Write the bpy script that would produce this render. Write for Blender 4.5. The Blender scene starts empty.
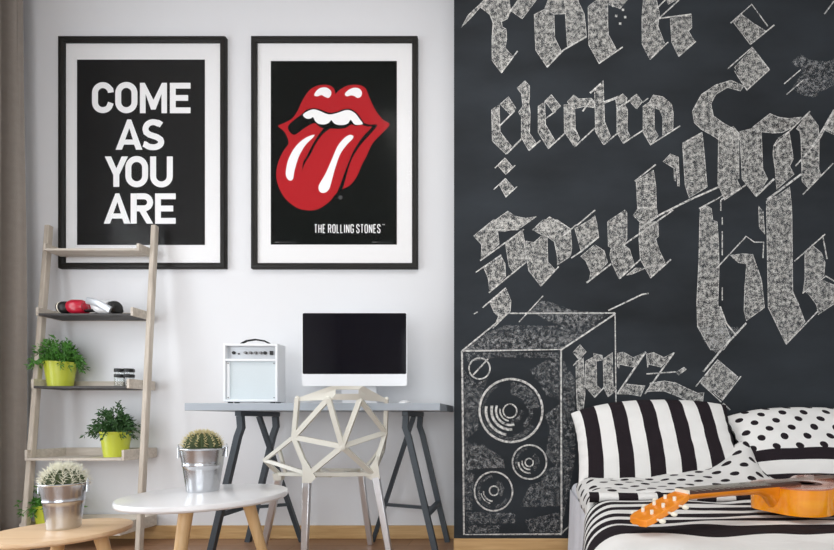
import bpy, bmesh, math, random
from mathutils import Vector, Matrix
from mathutils.geometry import tessellate_polygon
from mathutils import noise as mnoise
C = bpy.context.scene.collection
PI = math.pi
V = Vector
# ---------------------------------------------------------------- camera model (x right, y away from camera, z up)
F, VX, VY, HC = 450.0, 520.0, 420.0, 0.67
WALL, PANEL = 2.55, 2.27
def P(x, y, Z): return V(((x-VX)/F*Z, Z, HC-(y-VY)/F*Z))

# ---------------------------------------------------------------- mesh builder
class MB:
    def __init__(s): s.v=[]; s.f=[]; s.m=[]; s.uv={}
    def add(s, vs, fs, mi=0, uvs=None):
        b=len(s.v); s.v+= [V(p) for p in vs]
        for k,f in enumerate(fs):
            s.f.append([b+i for i in f]); s.m.append(mi)
        if uvs:
            for i,u in enumerate(uvs): s.uv[b+i]=u
    def box(s, x0,x1,y0,y1,z0,z1, M=None, mi=0):
        vs=[V((x,y,z)) for z in (z0,z1) for y in (y0,y1) for x in (x0,x1)]
        if M is not None: vs=[M@p for p in vs]
        s.add(vs,[(0,2,3,1),(4,5,7,6),(0,1,5,4),(2,6,7,3),(0,4,6,2),(1,3,7,5)],mi)
    def beam(s,p,q,w,h,up=V((0,0,1)),w2=None,h2=None,mi=0):
        p=V(p);q=V(q);d=(q-p).normalized(); sx=d.cross(up)
        if sx.length<1e-5: sx=d.cross(V((0,1,0)))
        sx.normalize(); sy=sx.cross(d).normalized()
        w2=w if w2 is None else w2; h2=h if h2 is None else h2
        vs=[]
        for c,a,b in ((p,w/2,h/2),(q,w2/2,h2/2)):
            vs+=[c-sx*a-sy*b,c+sx*a-sy*b,c+sx*a+sy*b,c-sx*a+sy*b]
        s.add(vs,[(3,2,1,0),(4,5,6,7),(0,1,5,4),(1,2,6,5),(2,3,7,6),(3,0,4,7)],mi)
    def tube(s,path,r,n=10,closed=False,mi=0,sq=None):
        path=[V(p) for p in path]; N=len(path)
        rs=r if isinstance(r,(list,tuple)) else [r]*N
        up=None; rings=[]
        for i in range(N):
            a=path[(i-1)%N] if (closed or i>0) else path[i]
            b=path[(i+1)%N] if (closed or i<N-1) else path[i]
            t=(b-a).normalized()
            if up is None:
                up=V((0,0,1)) if abs(t.z)<.9 else V((0,1,0))
            sx=t.cross(up).normalized(); up=sx.cross(t).normalized()
            ring=[]
            for k in range(n):
                an=2*PI*(k+.5)/n
                c,si=math.cos(an),math.sin(an)
                if sq: c*=sq[0]; si*=sq[1]
                ring.append(path[i]+(sx*c+up*si)*rs[i])
            rings.append(ring)
        vs=[p for rg in rings for p in rg]; fs=[]
        for i in range(N if closed else N-1):
            j=(i+1)%N
            for k in range(n):
                k2=(k+1)%n; fs.append((i*n+k,i*n+k2,j*n+k2,j*n+k))
        if not closed:
            fs.append(tuple(reversed(range(n)))); fs.append(tuple((N-1)*n+k for k in range(n)))
        s.add(vs,fs,mi)
    def lathe(s,prof,n=40,c=(0,0,0),M=None,mi=0):
        c=V(c); vs=[]; fs=[]
        for r,z in prof:
            for k in range(n):
                p=V((r*math.cos(2*PI*k/n),r*math.sin(2*PI*k/n),z))
                vs.append((M@p if M is not None else p)+c)
        for i in range(len(prof)-1):
            for k in range(n):
                k2=(k+1)%n; fs.append((i*n+k,i*n+k2,(i+1)*n+k2,(i+1)*n+k))
        if prof[0][0]>1e-6: fs.append(tuple(reversed(range(n))))
        if prof[-1][0]>1e-6: fs.append(tuple((len(prof)-1)*n+k for k in range(n)))
        s.add(vs,fs,mi)
    def ball(s,c,r,nu=20,nv=12,M=None,mi=0):
        if not isinstance(r,(tuple,list)): r=(r,r,r)
        c=V(c); vs=[]; fs=[]
        for i in range(nv+1):
            t=PI*i/nv
            for k in range(nu):
                a=2*PI*k/nu
                p=V((r[0]*math.sin(t)*math.cos(a),r[1]*math.sin(t)*math.sin(a),-r[2]*math.cos(t)))
                vs.append((M@p if M is not None else p)+c)
        for i in range(nv):
            for k in range(nu):
                k2=(k+1)%nu; fs.append((i*nu+k,i*nu+k2,(i+1)*nu+k2,(i+1)*nu+k))
        s.add(vs,fs,mi)
    def poly(s,loops,fn,mi=0):            # flat polygon (first loop outer, others holes) mapped by fn(x,y)
        fl=[p for l in loops for p in l]
        tr=tessellate_polygon([[V((x,y,0)) for x,y in l] for l in loops])
        s.add([fn(x,y) for x,y in fl],[tuple(t) for t in tr],mi)
    def prism(s,loop,off,mi=0,holes=()):   # solid of a 3D loop pushed along off
        off=V(off); loop=[V(p) for p in loop]; holes=[[V(p) for p in h] for h in holes]
        n=off.normalized(); a=(loop[1]-loop[0]); a=(a-n*a.dot(n)).normalized(); b=n.cross(a)
        ls=[loop]+holes
        tr=tessellate_polygon([[V((p.dot(a),p.dot(b),0)) for p in l] for l in ls])
        fl=[p for l in ls for p in l]; N=len(fl)
        fs=[tuple(t) for t in tr]+[tuple(N+i for i in reversed(t)) for t in tr]
        st=0
        for l in ls:
            for i in range(len(l)):
                j=(i+1)%len(l); fs.append((st+i,st+j,N+st+j,N+st+i))
            st+=len(l)
        s.add(fl+[p+off for p in fl],fs,mi)
    def grid(s,fn,nu,nv,mi=0,uvf=None,closed_u=False):
        vs=[];uvs=[];fs=[]
        for j in range(nv+1):
            for i in range(nu+1):
                vs.append(fn(i/nu,j/nv))
                if uvf: uvs.append(uvf(i/nu,j/nv))
        for j in range(nv):
            for i in range(nu):
                a=j*(nu+1)+i; fs.append((a,a+1,a+nu+2,a+nu+1))
        s.add(vs,fs,mi,uvs or None)

WL={}
def props(o,label=None,cat=None,group=None,kind=None):
    if label: o['label']=label
    if cat: o['category']=cat
    if group: o['group']=group
    if kind: o['kind']=kind
def thing(name,label,cat,loc,group=None):
    o=bpy.data.objects.new(name,None); o.empty_display_size=.05; C.objects.link(o); o.location=V(loc); WL[o]=V(loc)
    props(o,label,cat,group); return o
def O(name,mb,mats,parent=None,loc=None,label=None,cat=None,group=None,kind=None,smooth=35,bevel=0,seg=2,fixn=True,weld=False):
    base=WL[parent] if parent else V((0,0,0))
    if loc is None:
        loc=base if parent else V((0,0,0))
    loc=V(loc)
    me=bpy.data.meshes.new(name)
    me.from_pydata([p-loc for p in mb.v],[],mb.f)
    mats=mats if isinstance(mats,(list,tuple)) else [mats]
    for m in mats: me.materials.append(m)
    me.polygons.foreach_set('material_index',mb.m)
    if mb.uv:
        uvl=me.uv_layers.new(name='UVMap')
        for l in me.loops:
            uvl.data[l.index].uv=mb.uv.get(l.vertex_index,(0,0))
    if fixn or weld:
        bm=bmesh.new(); bm.from_mesh(me)
        if weld: bmesh.ops.remove_doubles(bm,verts=bm.verts,dist=1e-5)
        bmesh.ops.recalc_face_normals(bm,faces=bm.faces); bm.to_mesh(me); bm.free()
    me.update()
    if smooth:
        me.shade_smooth()
        if smooth<180: me.set_sharp_from_angle(angle=math.radians(smooth))
    o=bpy.data.objects.new(name,me); C.objects.link(o)
    if parent: o.parent=parent
    o.location=loc-base; WL[o]=loc
    if bevel:
        b=o.modifiers.new('Bevel','BEVEL'); b.width=bevel; b.segments=seg; b.limit_method='ANGLE'; b.angle_limit=math.radians(40)
    props(o,label,cat,group,kind); return o

# ---------------------------------------------------------------- materials
def lin(c): 
    c=c/255.0
    return c/12.92 if c<=.04045 else ((c+.055)/1.055)**2.4
def rgb(c): return (lin(c[0]),lin(c[1]),lin(c[2]),1)
def new(name):
    m=bpy.data.materials.new(name); m.use_nodes=True; nt=m.node_tree
    return m,nt,nt.nodes,nt.links,nt.nodes['Principled BSDF']
def mathn(nt,op,a,b=None,c=None):
    n=nt.nodes.new('ShaderNodeMath'); n.operation=op
    for i,x in enumerate((a,b,c)):
        if x is None: continue
        if isinstance(x,(int,float)): n.inputs[i].default_value=x
        else: nt.links.new(x,n.inputs[i])
    return n.outputs[0]
def mixc(nt,fac,a,b):
    n=nt.nodes.new('ShaderNodeMix'); n.data_type='RGBA'
    for sock,x in ((n.inputs[0],fac),(n.inputs[6],a),(n.inputs[7],b)):
        if isinstance(x,(int,float)): sock.default_value=x
        elif isinstance(x,tuple): sock.default_value=x
        else: nt.links.new(x,sock)
    return n.outputs[2]
def M(name,col,rough=.5,metal=0,var=.06,scale=12,bump=0,bscale=None,stretch=None,spec=.5,coat=0,sss=0):
    m,nt,N,L,b=new(name)
    tc=N.new('ShaderNodeTexCoord'); mp=N.new('ShaderNodeMapping'); L.new(tc.outputs['Object'],mp.inputs[0])
    if stretch: mp.inputs['Scale'].default_value=stretch
    nz=N.new('ShaderNodeTexNoise'); nz.inputs['Scale'].default_value=scale; nz.inputs['Detail'].default_value=5
    L.new(mp.outputs[0],nz.inputs['Vector'])
    a=rgb(col); lo=tuple(x*(1-var) for x in a[:3])+(1,); hi=tuple(min(1,x*(1+var)) for x in a[:3])+(1,)
    c=mixc(nt,nz.outputs['Fac'],lo,hi); L.new(c,b.inputs['Base Color'])
    b.inputs['Roughness'].default_value=rough; b.inputs['Metallic'].default_value=metal
    b.inputs['Specular IOR Level'].default_value=spec
    if coat: b.inputs['Coat Weight'].default_value=coat; b.inputs['Coat Roughness'].default_value=.08
    if bump:
        n2=N.new('ShaderNodeTexNoise'); n2.inputs['Scale'].default_value=bscale or scale*6; n2.inputs['Detail'].default_value=3
        L.new(mp.outputs[0],n2.inputs['Vector'])
        bp=N.new('ShaderNodeBump'); bp.inputs['Strength'].default_value=bump; bp.inputs['Distance'].default_value=.01
        L.new(n2.outputs['Fac'],bp.inputs['Height']); L.new(bp.outputs[0],b.inputs['Normal'])
    return m
def wood(name,col,dark,axis=2,rough=.45,scale=3,coat=0):
    m,nt,N,L,b=new(name)
    tc=N.new('ShaderNodeTexCoord'); mp=N.new('ShaderNodeMapping'); L.new(tc.outputs['Object'],mp.inputs[0])
    s=[22,22,22]; s[axis]=1.4; mp.inputs['Scale'].default_value=s
    nz=N.new('ShaderNodeTexNoise'); nz.inputs['Scale'].default_value=scale; nz.inputs['Detail'].default_value=6; nz.inputs['Distortion'].default_value=.6
    L.new(mp.outputs[0],nz.inputs['Vector'])
    cr=N.new('ShaderNodeValToRGB'); cr.color_ramp.elements[0].position=.3; cr.color_ramp.elements[1].position=.7
    cr.color_ramp.elements[0].color=rgb(dark); cr.color_ramp.elements[1].color=rgb(col)
    L.new(nz.outputs['Fac'],cr.inputs[0]); L.new(cr.outputs[0],b.inputs['Base Color'])
    b.inputs['Roughness'].default_value=rough
    if coat: b.inputs['Coat Weight'].default_value=coat; b.inputs['Coat Roughness'].default_value=.06
    bp=N.new('ShaderNodeBump'); bp.inputs['Strength'].default_value=.08; bp.inputs['Distance'].default_value=.004
    L.new(nz.outputs['Fac'],bp.inputs['Height']); L.new(bp.outputs[0],b.inputs['Normal'])
    return m
def glass(name,tint=(1,1,1,1),gain=1.0,rough=0.0):
    m,nt,N,L,b=new(name); N.remove(b); out=N['Material Output']
    t=N.new('ShaderNodeBsdfTransparent'); t.inputs[0].default_value=tint
    g=N.new('ShaderNodeBsdfGlossy'); g.inputs['Roughness'].default_value=rough
    fr=N.new('ShaderNodeFresnel'); fr.inputs[0].default_value=1.5
    nz=N.new('ShaderNodeTexNoise'); nz.inputs['Scale'].default_value=4
    ge=N.new('ShaderNodeNewGeometry')
    f=mathn(nt,'MULTIPLY',mathn(nt,'MULTIPLY',fr.outputs[0],gain),mathn(nt,'SUBTRACT',1.0,ge.outputs['Backfacing']))
    f=mathn(nt,'MULTIPLY',f,mathn(nt,'MULTIPLY_ADD',nz.outputs['Fac'],.06,.97))
    mx=N.new('ShaderNodeMixShader'); L.new(f,mx.inputs[0]); L.new(t.outputs[0],mx.inputs[1]); L.new(g.outputs[0],mx.inputs[2])
    L.new(mx.outputs[0],out.inputs[0]); return m
def chalk(name,lo,hi,col=(205,205,200),scale=70):
    m,nt,N,L,b=new(name); out=N['Material Output']
    tc=N.new('ShaderNodeTexCoord')
    n1=N.new('ShaderNodeTexNoise'); n1.inputs['Scale'].default_value=scale; n1.inputs['Detail'].default_value=3; n1.inputs['Roughness'].default_value=.65
    L.new(tc.outputs['Object'],n1.inputs['Vector'])
    n2=N.new('ShaderNodeTexNoise'); n2.inputs['Scale'].default_value=48; n2.inputs['Detail'].default_value=4; n2.inputs['Roughness'].default_value=.6
    L.new(tc.outputs['Object'],n2.inputs['Vector'])
    s=mathn(nt,'ADD',mathn(nt,'MULTIPLY',n1.outputs['Fac'],.5),mathn(nt,'MULTIPLY',n2.outputs['Fac'],.5))
    mr=N.new('ShaderNodeMapRange'); mr.inputs[1].default_value=lo; mr.inputs[2].default_value=hi; L.new(s,mr.inputs[0])
    b.inputs['Base Color'].default_value=rgb(col); b.inputs['Roughness'].default_value=1; b.inputs['Specular IOR Level'].default_value=0
    t=N.new('ShaderNodeBsdfTransparent'); mx=N.new('ShaderNodeMixShader')
    L.new(mr.outputs[0],mx.inputs[0]); L.new(t.outputs[0],mx.inputs[1]); L.new(b.outputs[0],mx.inputs[2]); L.new(mx.outputs[0],out.inputs[0])
    return m
def fabric_base(m_tuple,colsock,rough=.9):
    m,nt,N,L,b=m_tuple
    L.new(colsock,b.inputs['Base Color']); b.inputs['Roughness'].default_value=rough; b.inputs['Specular IOR Level'].default_value=.15
    tc=N.new('ShaderNodeTexCoord'); nz=N.new('ShaderNodeTexNoise'); nz.inputs['Scale'].default_value=9; nz.inputs['Detail'].default_value=3; nz.inputs['Distortion'].default_value=.8
    L.new(tc.outputs['Object'],nz.inputs['Vector'])
    bp=N.new('ShaderNodeBump'); bp.inputs['Strength'].default_value=.35; bp.inputs['Distance'].default_value=.02
    L.new(nz.outputs['Fac'],bp.inputs['Height']); L.new(bp.outputs[0],b.inputs['Normal'])
    return m
WHITE=rgb((232,231,228)); BLACK=rgb((38,32,36))
def uvsep(nt):
    u=nt.nodes.new('ShaderNodeUVMap'); u.uv_map='UVMap'; s=nt.nodes.new('ShaderNodeSeparateXYZ'); nt.links.new(u.outputs[0],s.inputs[0]); return u.outputs[0],s.outputs[0],s.outputs[1]
def fab_bands(name,bands,axis=1,lo=0,hi=1):     # black bands [(a,b)] on the uv axis
    t=new(name); m,nt,N,L,b=t; _,u,v=uvsep(nt); s=v if axis else u
    mr=N.new('ShaderNodeMapRange'); mr.inputs[1].default_value=lo; mr.inputs[2].default_value=hi; L.new(s,mr.inputs[0])
    cr=N.new('ShaderNodeValToRGB'); cr.color_ramp.interpolation='CONSTANT'; e=cr.color_ramp.elements
    e[0].position=0; e[0].color=WHITE; e[1].position=.9999; e[1].color=WHITE
    for a,c in bands:
        x=e.new((a-lo)/(hi-lo)); x.color=BLACK; x=e.new((c-lo)/(hi-lo)); x.color=WHITE
    L.new(mr.outputs[0],cr.inputs[0]); return fabric_base(t,cr.outputs[0])
def fab_stripes(name,period,duty=.5,phase=0,axis=0):
    t=new(name); m,nt,N,L,b=t; _,u,v=uvsep(nt); s=v if axis else u
    f=mathn(nt,'FRACT',mathn(nt,'MULTIPLY_ADD',s,1/period,phase))
    k=mathn(nt,'LESS_THAN',f,duty); return fabric_base(t,mixc(nt,k,WHITE,BLACK))
def dots(nt,pitch,r):
    uv,u,v=uvsep(nt); res=None
    for o in (0,.5):
        x=mathn(nt,'SUBTRACT',mathn(nt,'FRACT',mathn(nt,'MULTIPLY_ADD',u,1/pitch,o)),.5)
        y=mathn(nt,'SUBTRACT',mathn(nt,'FRACT',mathn(nt,'MULTIPLY_ADD',v,1/pitch,o)),.5)
        d=mathn(nt,'SQRT',mathn(nt,'ADD',mathn(nt,'MULTIPLY',x,x),mathn(nt,'MULTIPLY',y,y)))
        k=mathn(nt,'LESS_THAN',d,r/pitch); res=k if res is None else mathn(nt,'MAXIMUM',res,k)
    return res,v
def fab_dots(name,pitch,r,split=None,bands=()):
    t=new(name); m,nt,N,L,b=t; k,v=dots(nt,pitch,r)
    if split is not None:
        k=mathn(nt,'MULTIPLY',k,mathn(nt,'GREATER_THAN',v,split))
        for a,c in bands:
            k=mathn(nt,'MAXIMUM',k,mathn(nt,'MULTIPLY',mathn(nt,'GREATER_THAN',v,a),mathn(nt,'LESS_THAN',v,c)))
    return fabric_base(t,mixc(nt,k,WHITE,BLACK))

mt={}
mt['wall']=M('white wall paint',(230,231,233),.9,var=.015,scale=2,bump=.04,bscale=120)
mt['ceil']=M('ceiling paint',(236,235,234),.9,var=.01)
mt['base']=wood('oak baseboard',(214,178,126),(190,150,98),axis=0)
mt['frame']=M('dark frame wood',(30,29,26),.5,var=.12,scale=20,spec=.3)
mt['mat']=M('white mat board',(240,240,240),.9,var=.01)
mt['printg']=M('charcoal print',(36,36,36),.7,var=.02,spec=.06)
mt['printb']=M('black print',(11,15,13),.7,var=.02,spec=.06)
mt['inkw']=M('white ink',(246,246,246),.7,var=.01,spec=.06)
mt['inkr']=M('red ink',(178,34,40),.7,var=.02,spec=.06)
mt['inkg']=M('grey ink',(120,120,120),.7,var=.02,spec=.06)
mt['pane']=glass('picture glass',gain=.26,rough=.15)
mt['wpane']=glass('window glass')
mt['ladder']=wood('grey washed wood',(206,196,182),(182,171,157),axis=2,rough=.7)
mt['shelf']=wood('grey washed shelf wood',(212,203,191),(188,178,165),axis=0,rough=.7)
mt['slate']=M('dark shelf laminate',(64,61,60),.6,var=.1)
mt['pot']=M('lime glazed pot',(200,208,66),.35,var=.05,coat=.2)
mt['soil']=M('soil',(50,38,28),1,var=.4,scale=80,bump=.6)
mt['leaf']=M('leaf green',(74,130,46),.5,var=.55,scale=25)
mt['leafd']=M('dark leaf green',(50,88,40),.5,var=.5,scale=25)
mt['curtain']=M('taupe curtain cloth',(158,150,142),.95,var=.1,scale=30,bump=.25,bscale=300,spec=.1)
mt['desk']=M('grey desk laminate',(168,176,184),.5,var=.03)
mt['steel']=M('dark grey powder steel',(64,72,79),.45,metal=.1,var=.06)
mt['ampw']=M('white amp vinyl',(240,242,244),.5,var=.02,bump=.08,bscale=400)
mt['grille']=M('pale grille cloth',(214,223,226),.9,var=.06,scale=300,bump=.2,bscale=500)
mt['silver']=M('silver panel',(200,204,208),.35,metal=.6,var=.04)
mt['knob']=M('grey knob',(130,130,130),.4,metal=.5)
mt['black']=M('black plastic',(20,20,21),.4,var=.1)
mt['rubber']=M('black rubber',(30,30,30),.8,var=.1)
mt['screen']=M('black glass screen',(8,7,16),.06,var=.05,spec=.28)
mt['alu']=M('satin white aluminium',(235,236,238),.35,metal=.15,var=.02)
mt['cream']=M('cream painted cast metal',(226,224,213),.45,var=.03,coat=.1)
mt['leg']=M('anodised aluminium',(222,222,224),.3,metal=.85,var=.03)
mt['tablew']=M('white lacquer',(242,242,243),.28,var=.012,coat=.3)
mt['tablewood']=wood('oak table wood',(238,206,168),(224,188,146),axis=0,rough=.4,scale=1.6)
mt['legwood']=wood('beech leg wood',(234,200,150),(218,178,124),axis=2,rough=.45,scale=2)
mt['zinc']=M('galvanised zinc',(205,208,212),.24,metal=1,var=.12,scale=14)
mt['cactus']=M('cactus green',(62,76,40),.6,var=.35,scale=60)
mt['spine']=M('pale spines',(246,244,226),.6,var=.06)
mt['spiney']=M('golden spines',(220,208,160),.6,var=.08)
mt['red']=M('red gloss plastic',(190,22,52),.3,var=.05,coat=.4)
mt['jar']=glass('jar glass',(.97,.98,.98,1),gain=1.2,rough=.05)
mt['sheet']=fabric_base(*(lambda t:(t,mixc(t[1],.5,rgb((226,229,238)),rgb((234,235,240)))))(new('white fitted sheet')))
mt['fabw']=fabric_base(*(lambda t:(t,mixc(t[1],.5,WHITE,WHITE)))(new('white cotton')))
mt['g_side']=wood('amber lacquered guitar side',(255,166,14),(246,140,2),axis=0,rough=.22,scale=1.2,coat=.6)
mt['g_top']=wood('reddish guitar top',(206,128,92),(184,104,70),axis=0,rough=.22,scale=2,coat=.6)
mt['g_neck']=wood('amber neck wood',(246,152,36),(232,130,20),axis=0,rough=.3,scale=1.5,coat=.4)
mt['g_board']=wood('dark fretboard wood',(92,58,44),(66,40,32),axis=0,rough=.5)
mt['ivory']=M('ivory plastic',(238,232,214),.35,var=.02)
mt['string']=M('guitar string',(200,196,186),.3,metal=.7)
mt['bedbase']=wood('pale bed wood',(206,176,132),(186,152,106),axis=1)
mt['chalkf']=chalk('chalk fill',.42,.65,(220,219,214),200)
mt['chalkl']=chalk('chalk line',.36,.58,(232,231,227),200)
mt['chalks']=chalk('chalk scribble',.47,.80,(190,191,191),150)
# chalkboard paint: dark slate with faint wiped dust
def board():
    m,nt,N,L,b=new('chalkboard paint'); tc=N.new('ShaderNodeTexCoord'); mp=N.new('ShaderNodeMapping'); mp.inputs['Scale'].default_value=(1.2,1,3)
    L.new(tc.outputs['Object'],mp.inputs[0]); nz=N.new('ShaderNodeTexNoise'); nz.inputs['Scale'].default_value=1.6; nz.inputs['Detail'].default_value=6
    L.new(mp.outputs[0],nz.inputs['Vector']); cr=N.new('ShaderNodeValToRGB')
    cr.color_ramp.elements[0].position=.3; cr.color_ramp.elements[0].color=rgb((37,40,43)); cr.color_ramp.elements[1].position=.75; cr.color_ramp.elements[1].color=rgb((53,58,63))
    L.new(nz.outputs['Fac'],cr.inputs[0]); L.new(cr.outputs[0],b.inputs['Base Color']); b.inputs['Roughness'].default_value=.85; b.inputs['Specular IOR Level'].default_value=.2
    return m
mt['board']=board()
def planks():
    m,nt,N,L,b=new('oak floor planks'); tc=N.new('ShaderNodeTexCoord'); mp=N.new('ShaderNodeMapping'); L.new(tc.outputs['Object'],mp.inputs[0])
    br=N.new('ShaderNodeTexBrick'); br.inputs['Scale'].default_value=1; br.inputs['Brick Width'].default_value=1.2; br.inputs['Row Height'].default_value=.12; br.inputs['Mortar Size'].default_value=.002
    br.inputs['Color1'].default_value=rgb((168,132,104)); br.inputs['Color2'].default_value=rgb((150,114,88)); br.inputs['Mortar'].default_value=rgb((90,66,50))
    L.new(mp.outputs[0],br.inputs[0]); mp2=N.new('ShaderNodeMapping'); mp2.inputs['Scale'].default_value=(1.2,16,1); L.new(tc.outputs['Object'],mp2.inputs[0])
    nz=N.new('ShaderNodeTexNoise'); nz.inputs['Scale'].default_value=4; nz.inputs['Detail'].default_value=6; L.new(mp2.outputs[0],nz.inputs[0])
    c=mixc(nt,mathn(nt,'MULTIPLY',nz.outputs['Fac'],.6),br.outputs[0],rgb((120,86,62))); L.new(c,b.inputs['Base Color']); b.inputs['Roughness'].default_value=.4
    return m
mt['floor']=planks()

# ---------------------------------------------------------------- the setting
XL,XR,YB,ZC=-2.90,2.60,-2.60,3.15
PX=(454-VX)/F*PANEL
def structure(name,mb,m,label,cat='wall',parent=None,**k):
    return O(name,mb,m,parent=parent,label=label,cat=None if parent else cat,kind='structure',**k)
b=MB(); b.box(XL-.2,XR+.2,YB-.2,WALL+.2,-.1,0); structure('floor',b,mt['floor'],'brown oak plank floor of the room','floor')
b=MB(); b.box(XL-.2,XR+.2,YB-.2,WALL+.2,ZC,ZC+.1); structure('ceiling',b,mt['ceil'],'plain white ceiling above the room','ceiling')
b=MB(); b.box(XL-.2,XR+.2,WALL,WALL+.2,0,ZC); structure('wall_back',b,mt['wall'],'white painted wall behind the desk and the posters')
b=MB(); b.box(XR,XR+.2,YB-.2,WALL,0,ZC); structure('wall_right',b,mt['wall'],'white wall on the far side of the bed')
def wall_with_hole(axis,c0,c1,a0,a1,h0,h1,z0,z1):
    b=MB()
    def bx(p0,p1,q0,q1):
        if axis=='x': b.box(c0,c1,p0,p1,q0,q1)
        else: b.box(p0,p1,c0,c1,q0,q1)
    bx(a0,h0,0,ZC); bx(h1,a1,0,ZC); bx(h0,h1,0,z0); bx(h0,h1,z1,ZC); return b
W1=(.10,2.02,.20,2.25); W2=(-1.9,1.6,.05,2.15)
structure('wall_left',wall_with_hole('x',XL-.2,XL,YB-.2,WALL,W1[0],W1[1],W1[2],W1[3]),mt['wall'],'white wall with a tall window beside the curtain')
structure('wall_front',wall_with_hole('y',YB-.2,YB,XL-.2,XR+.2,W2[0],W2[1],W2[2],W2[3]),mt['wall'],'white wall with a wide window facing the desk')
b=MB(); b.box(PX,XR,PANEL,WALL,0,ZC)
board_wall=structure('wall_chalkboard',b,mt['board'],'black chalkboard wall section covered in white chalk lettering')
BH=.074
b=MB(); b.box(XL,PX,WALL-.014,WALL,0,BH); structure('baseboard_back',b,mt['base'],'oak baseboard along the white wall under the desk','baseboard',bevel=.003)
b=MB(); b.box(PX,XR,PANEL-.014,PANEL,0,BH); b.box(PX-.0,PX+.014,PANEL,WALL-.014,0,BH); structure('baseboard_chalkboard',b,mt['base'],'oak baseboard under the chalkboard wall','baseboard',bevel=.003)
def window(name,axis,c,h,label):
    a0,a1,z0,z1=h; fr=MB(); gl=MB(); t=.05
    def bx(mb,p0,p1,q0,q1,d0,d1):
        if axis=='x': mb.box(c+d0,c+d1,p0,p1,q0,q1)
        else: mb.box(p0,p1,c+d0,c+d1,q0,q1)
    bx(fr,a0,a0+t,z0,z1,-.12,-.06); bx(fr,a1-t,a1,z0,z1,-.12,-.06); bx(fr,a0+t,a1-t,z0,z0+t,-.12,-.06); bx(fr,a0+t,a1-t,z1-t,z1,-.12,-.06)
    mid=(a0+a1)/2; bx(fr,mid-.03,mid+.03,z0+t,z1-t,-.12,-.06)
    o=structure(name,fr,mt['alu'],label,'window')
    bx(gl,a0+t,mid-.03,z0+t,z1-t,-.092,-.088); bx(gl,mid+.03,a1-t,z0+t,z1-t,-.092,-.088)
    structure('window_pane',gl,mt['wpane'],None,parent=o)
window('window_1','x',XL,W1,'tall white framed window beside the grey curtain')
window('window_2','y',YB,W2,'wide white framed window opposite the desk')
def area(name,loc,rot,sx,sy,power,col):
    l=bpy.data.lights.new(name,'AREA'); l.shape='RECTANGLE'; l.size=sx; l.size_y=sy; l.energy=power; l.color=col
    o=bpy.data.objects.new(name,l); o.location=loc; o.rotation_euler=rot; C.objects.link(o); return o
area('window_daylight_side',(XL-.16,(W1[0]+W1[1])/2,(W1[2]+W1[3])/2),(0,-PI/2,0),W1[3]-W1[2],W1[1]-W1[0],62,(.96,.98,1))
area('window_daylight_front',((W2[0]+W2[1])/2,YB-.16,(W2[2]+W2[3])/2),(PI/2,0,0),W2[1]-W2[0],W2[3]-W2[2],116,(.97,.99,1))
area('overhead_fill',(-.25,.75,ZC-.02),(0,0,0),1.8,1.4,40,(1,.99,.97))  # added fill without a fixture, brightens the bed and tables from above
w=bpy.data.worlds.new('World'); bpy.context.scene.world=w; w.use_nodes=True
bg=w.node_tree.nodes['Background']; bg.inputs[0].default_value=(.75,.86,1,1); bg.inputs[1].default_value=1.2

# ---------------------------------------------------------------- chalk writing on the board
def tile(ox,oy,s=6.875): return lambda p:(ox+p[0]/s, oy+p[1]/s)
ident=lambda p:p
class Chalk:
    n=0
    def __init__(s,name,label): s.mb=MB(); s.name=name; s.label=label
    def _fn(s):
        Chalk.n+=1; d=PANEL-.0004-2e-6*(Chalk.n%200)
        return lambda x,y: V(((x-VX)/F*PANEL,d,HC-(y-VY)/F*PANEL))
    def fill(s,t,pts,mi=0):
        q=[t(p) for p in pts]; s.mb.poly([q],s._fn(),mi)
        if mi==0: s.line(ident,q,.6,1,closed=True)
    def line(s,t,pts,w=1.3,mi=1,closed=False):
        q=[V(t(p)+(0,)) for p in pts]; fn=s._fn(); N=len(q); L=[];R=[]
        for i in range(N):
            a=q[(i-1)%N] if (closed or i>0) else q[i]; c=q[(i+1)%N] if (closed or i<N-1) else q[i]
            d=(c-a).normalized(); n=V((-d.y,d.x,0)); L.append(q[i]+n*w/2); R.append(q[i]-n*w/2)
        for i in range(N if closed else N-1):
            j=(i+1)%N; s.mb.add([fn(p.x,p.y) for p in (L[i],L[j],R[j],R[i])],[(0,1,2,3)],mi)
    def arc(s,cx,cy,rx,ry,a0,a1,w,mi=1,n=40):
        s.line(ident,[(cx+rx*math.cos(math.radians(a0+(a1-a0)*i/n)),cy+ry*math.sin(math.radians(a0+(a1-a0)*i/n))) for i in range(n+1)],w,mi)
    def done(s): O(s.name,s.mb,[mt['chalkf'],mt['chalkl'],mt['chalks']],parent=board_wall,label=s.label,smooth=0,fixn=False)
A=tile(455,0); K=tile(450,0,4.2316); B=tile(575,0); CC=tile(695,0); G=tile(640,0,4.232)
c=Chalk('chalk_word','large white chalk word "rock" at the top')
c.fill(A,[(200,0),(160,40),(90,105),(45,188),(110,122),(165,60),(215,0)])
c.fill(A,[(165,45),(200,0),(375,0),(380,70),(360,130),(320,150),(325,185),(352,200),(355,270),(345,330),(400,390),(318,502),(255,415),(255,250),(262,160),(240,100),(195,65)])
c.line(A,[(430,350),(320,500)]); c.line(A,[(440,0),(345,125)],1.8); c.fill(A,[(430,0),(560,0),(462,130),(385,75)])
c.fill(A,[(545,100),(615,65),(680,95),(685,260),(730,350),(632,462),(555,345)]); c.fill(A,[(615,65),(640,0),(850,0),(850,60),(750,95),(680,98)])
c.fill(K,[(485,0),(540,0),(568,60),(578,155),(497,198),(488,60)]); c.line(K,[(578,155),(480,212),(410,285)],1.4)
c.fill(B,[(90,45),(150,0),(360,0),(310,60),(225,30),(225,170),(230,240),(285,340),(165,438),(95,310)]); c.line(B,[(330,322),(165,436)])
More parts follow.
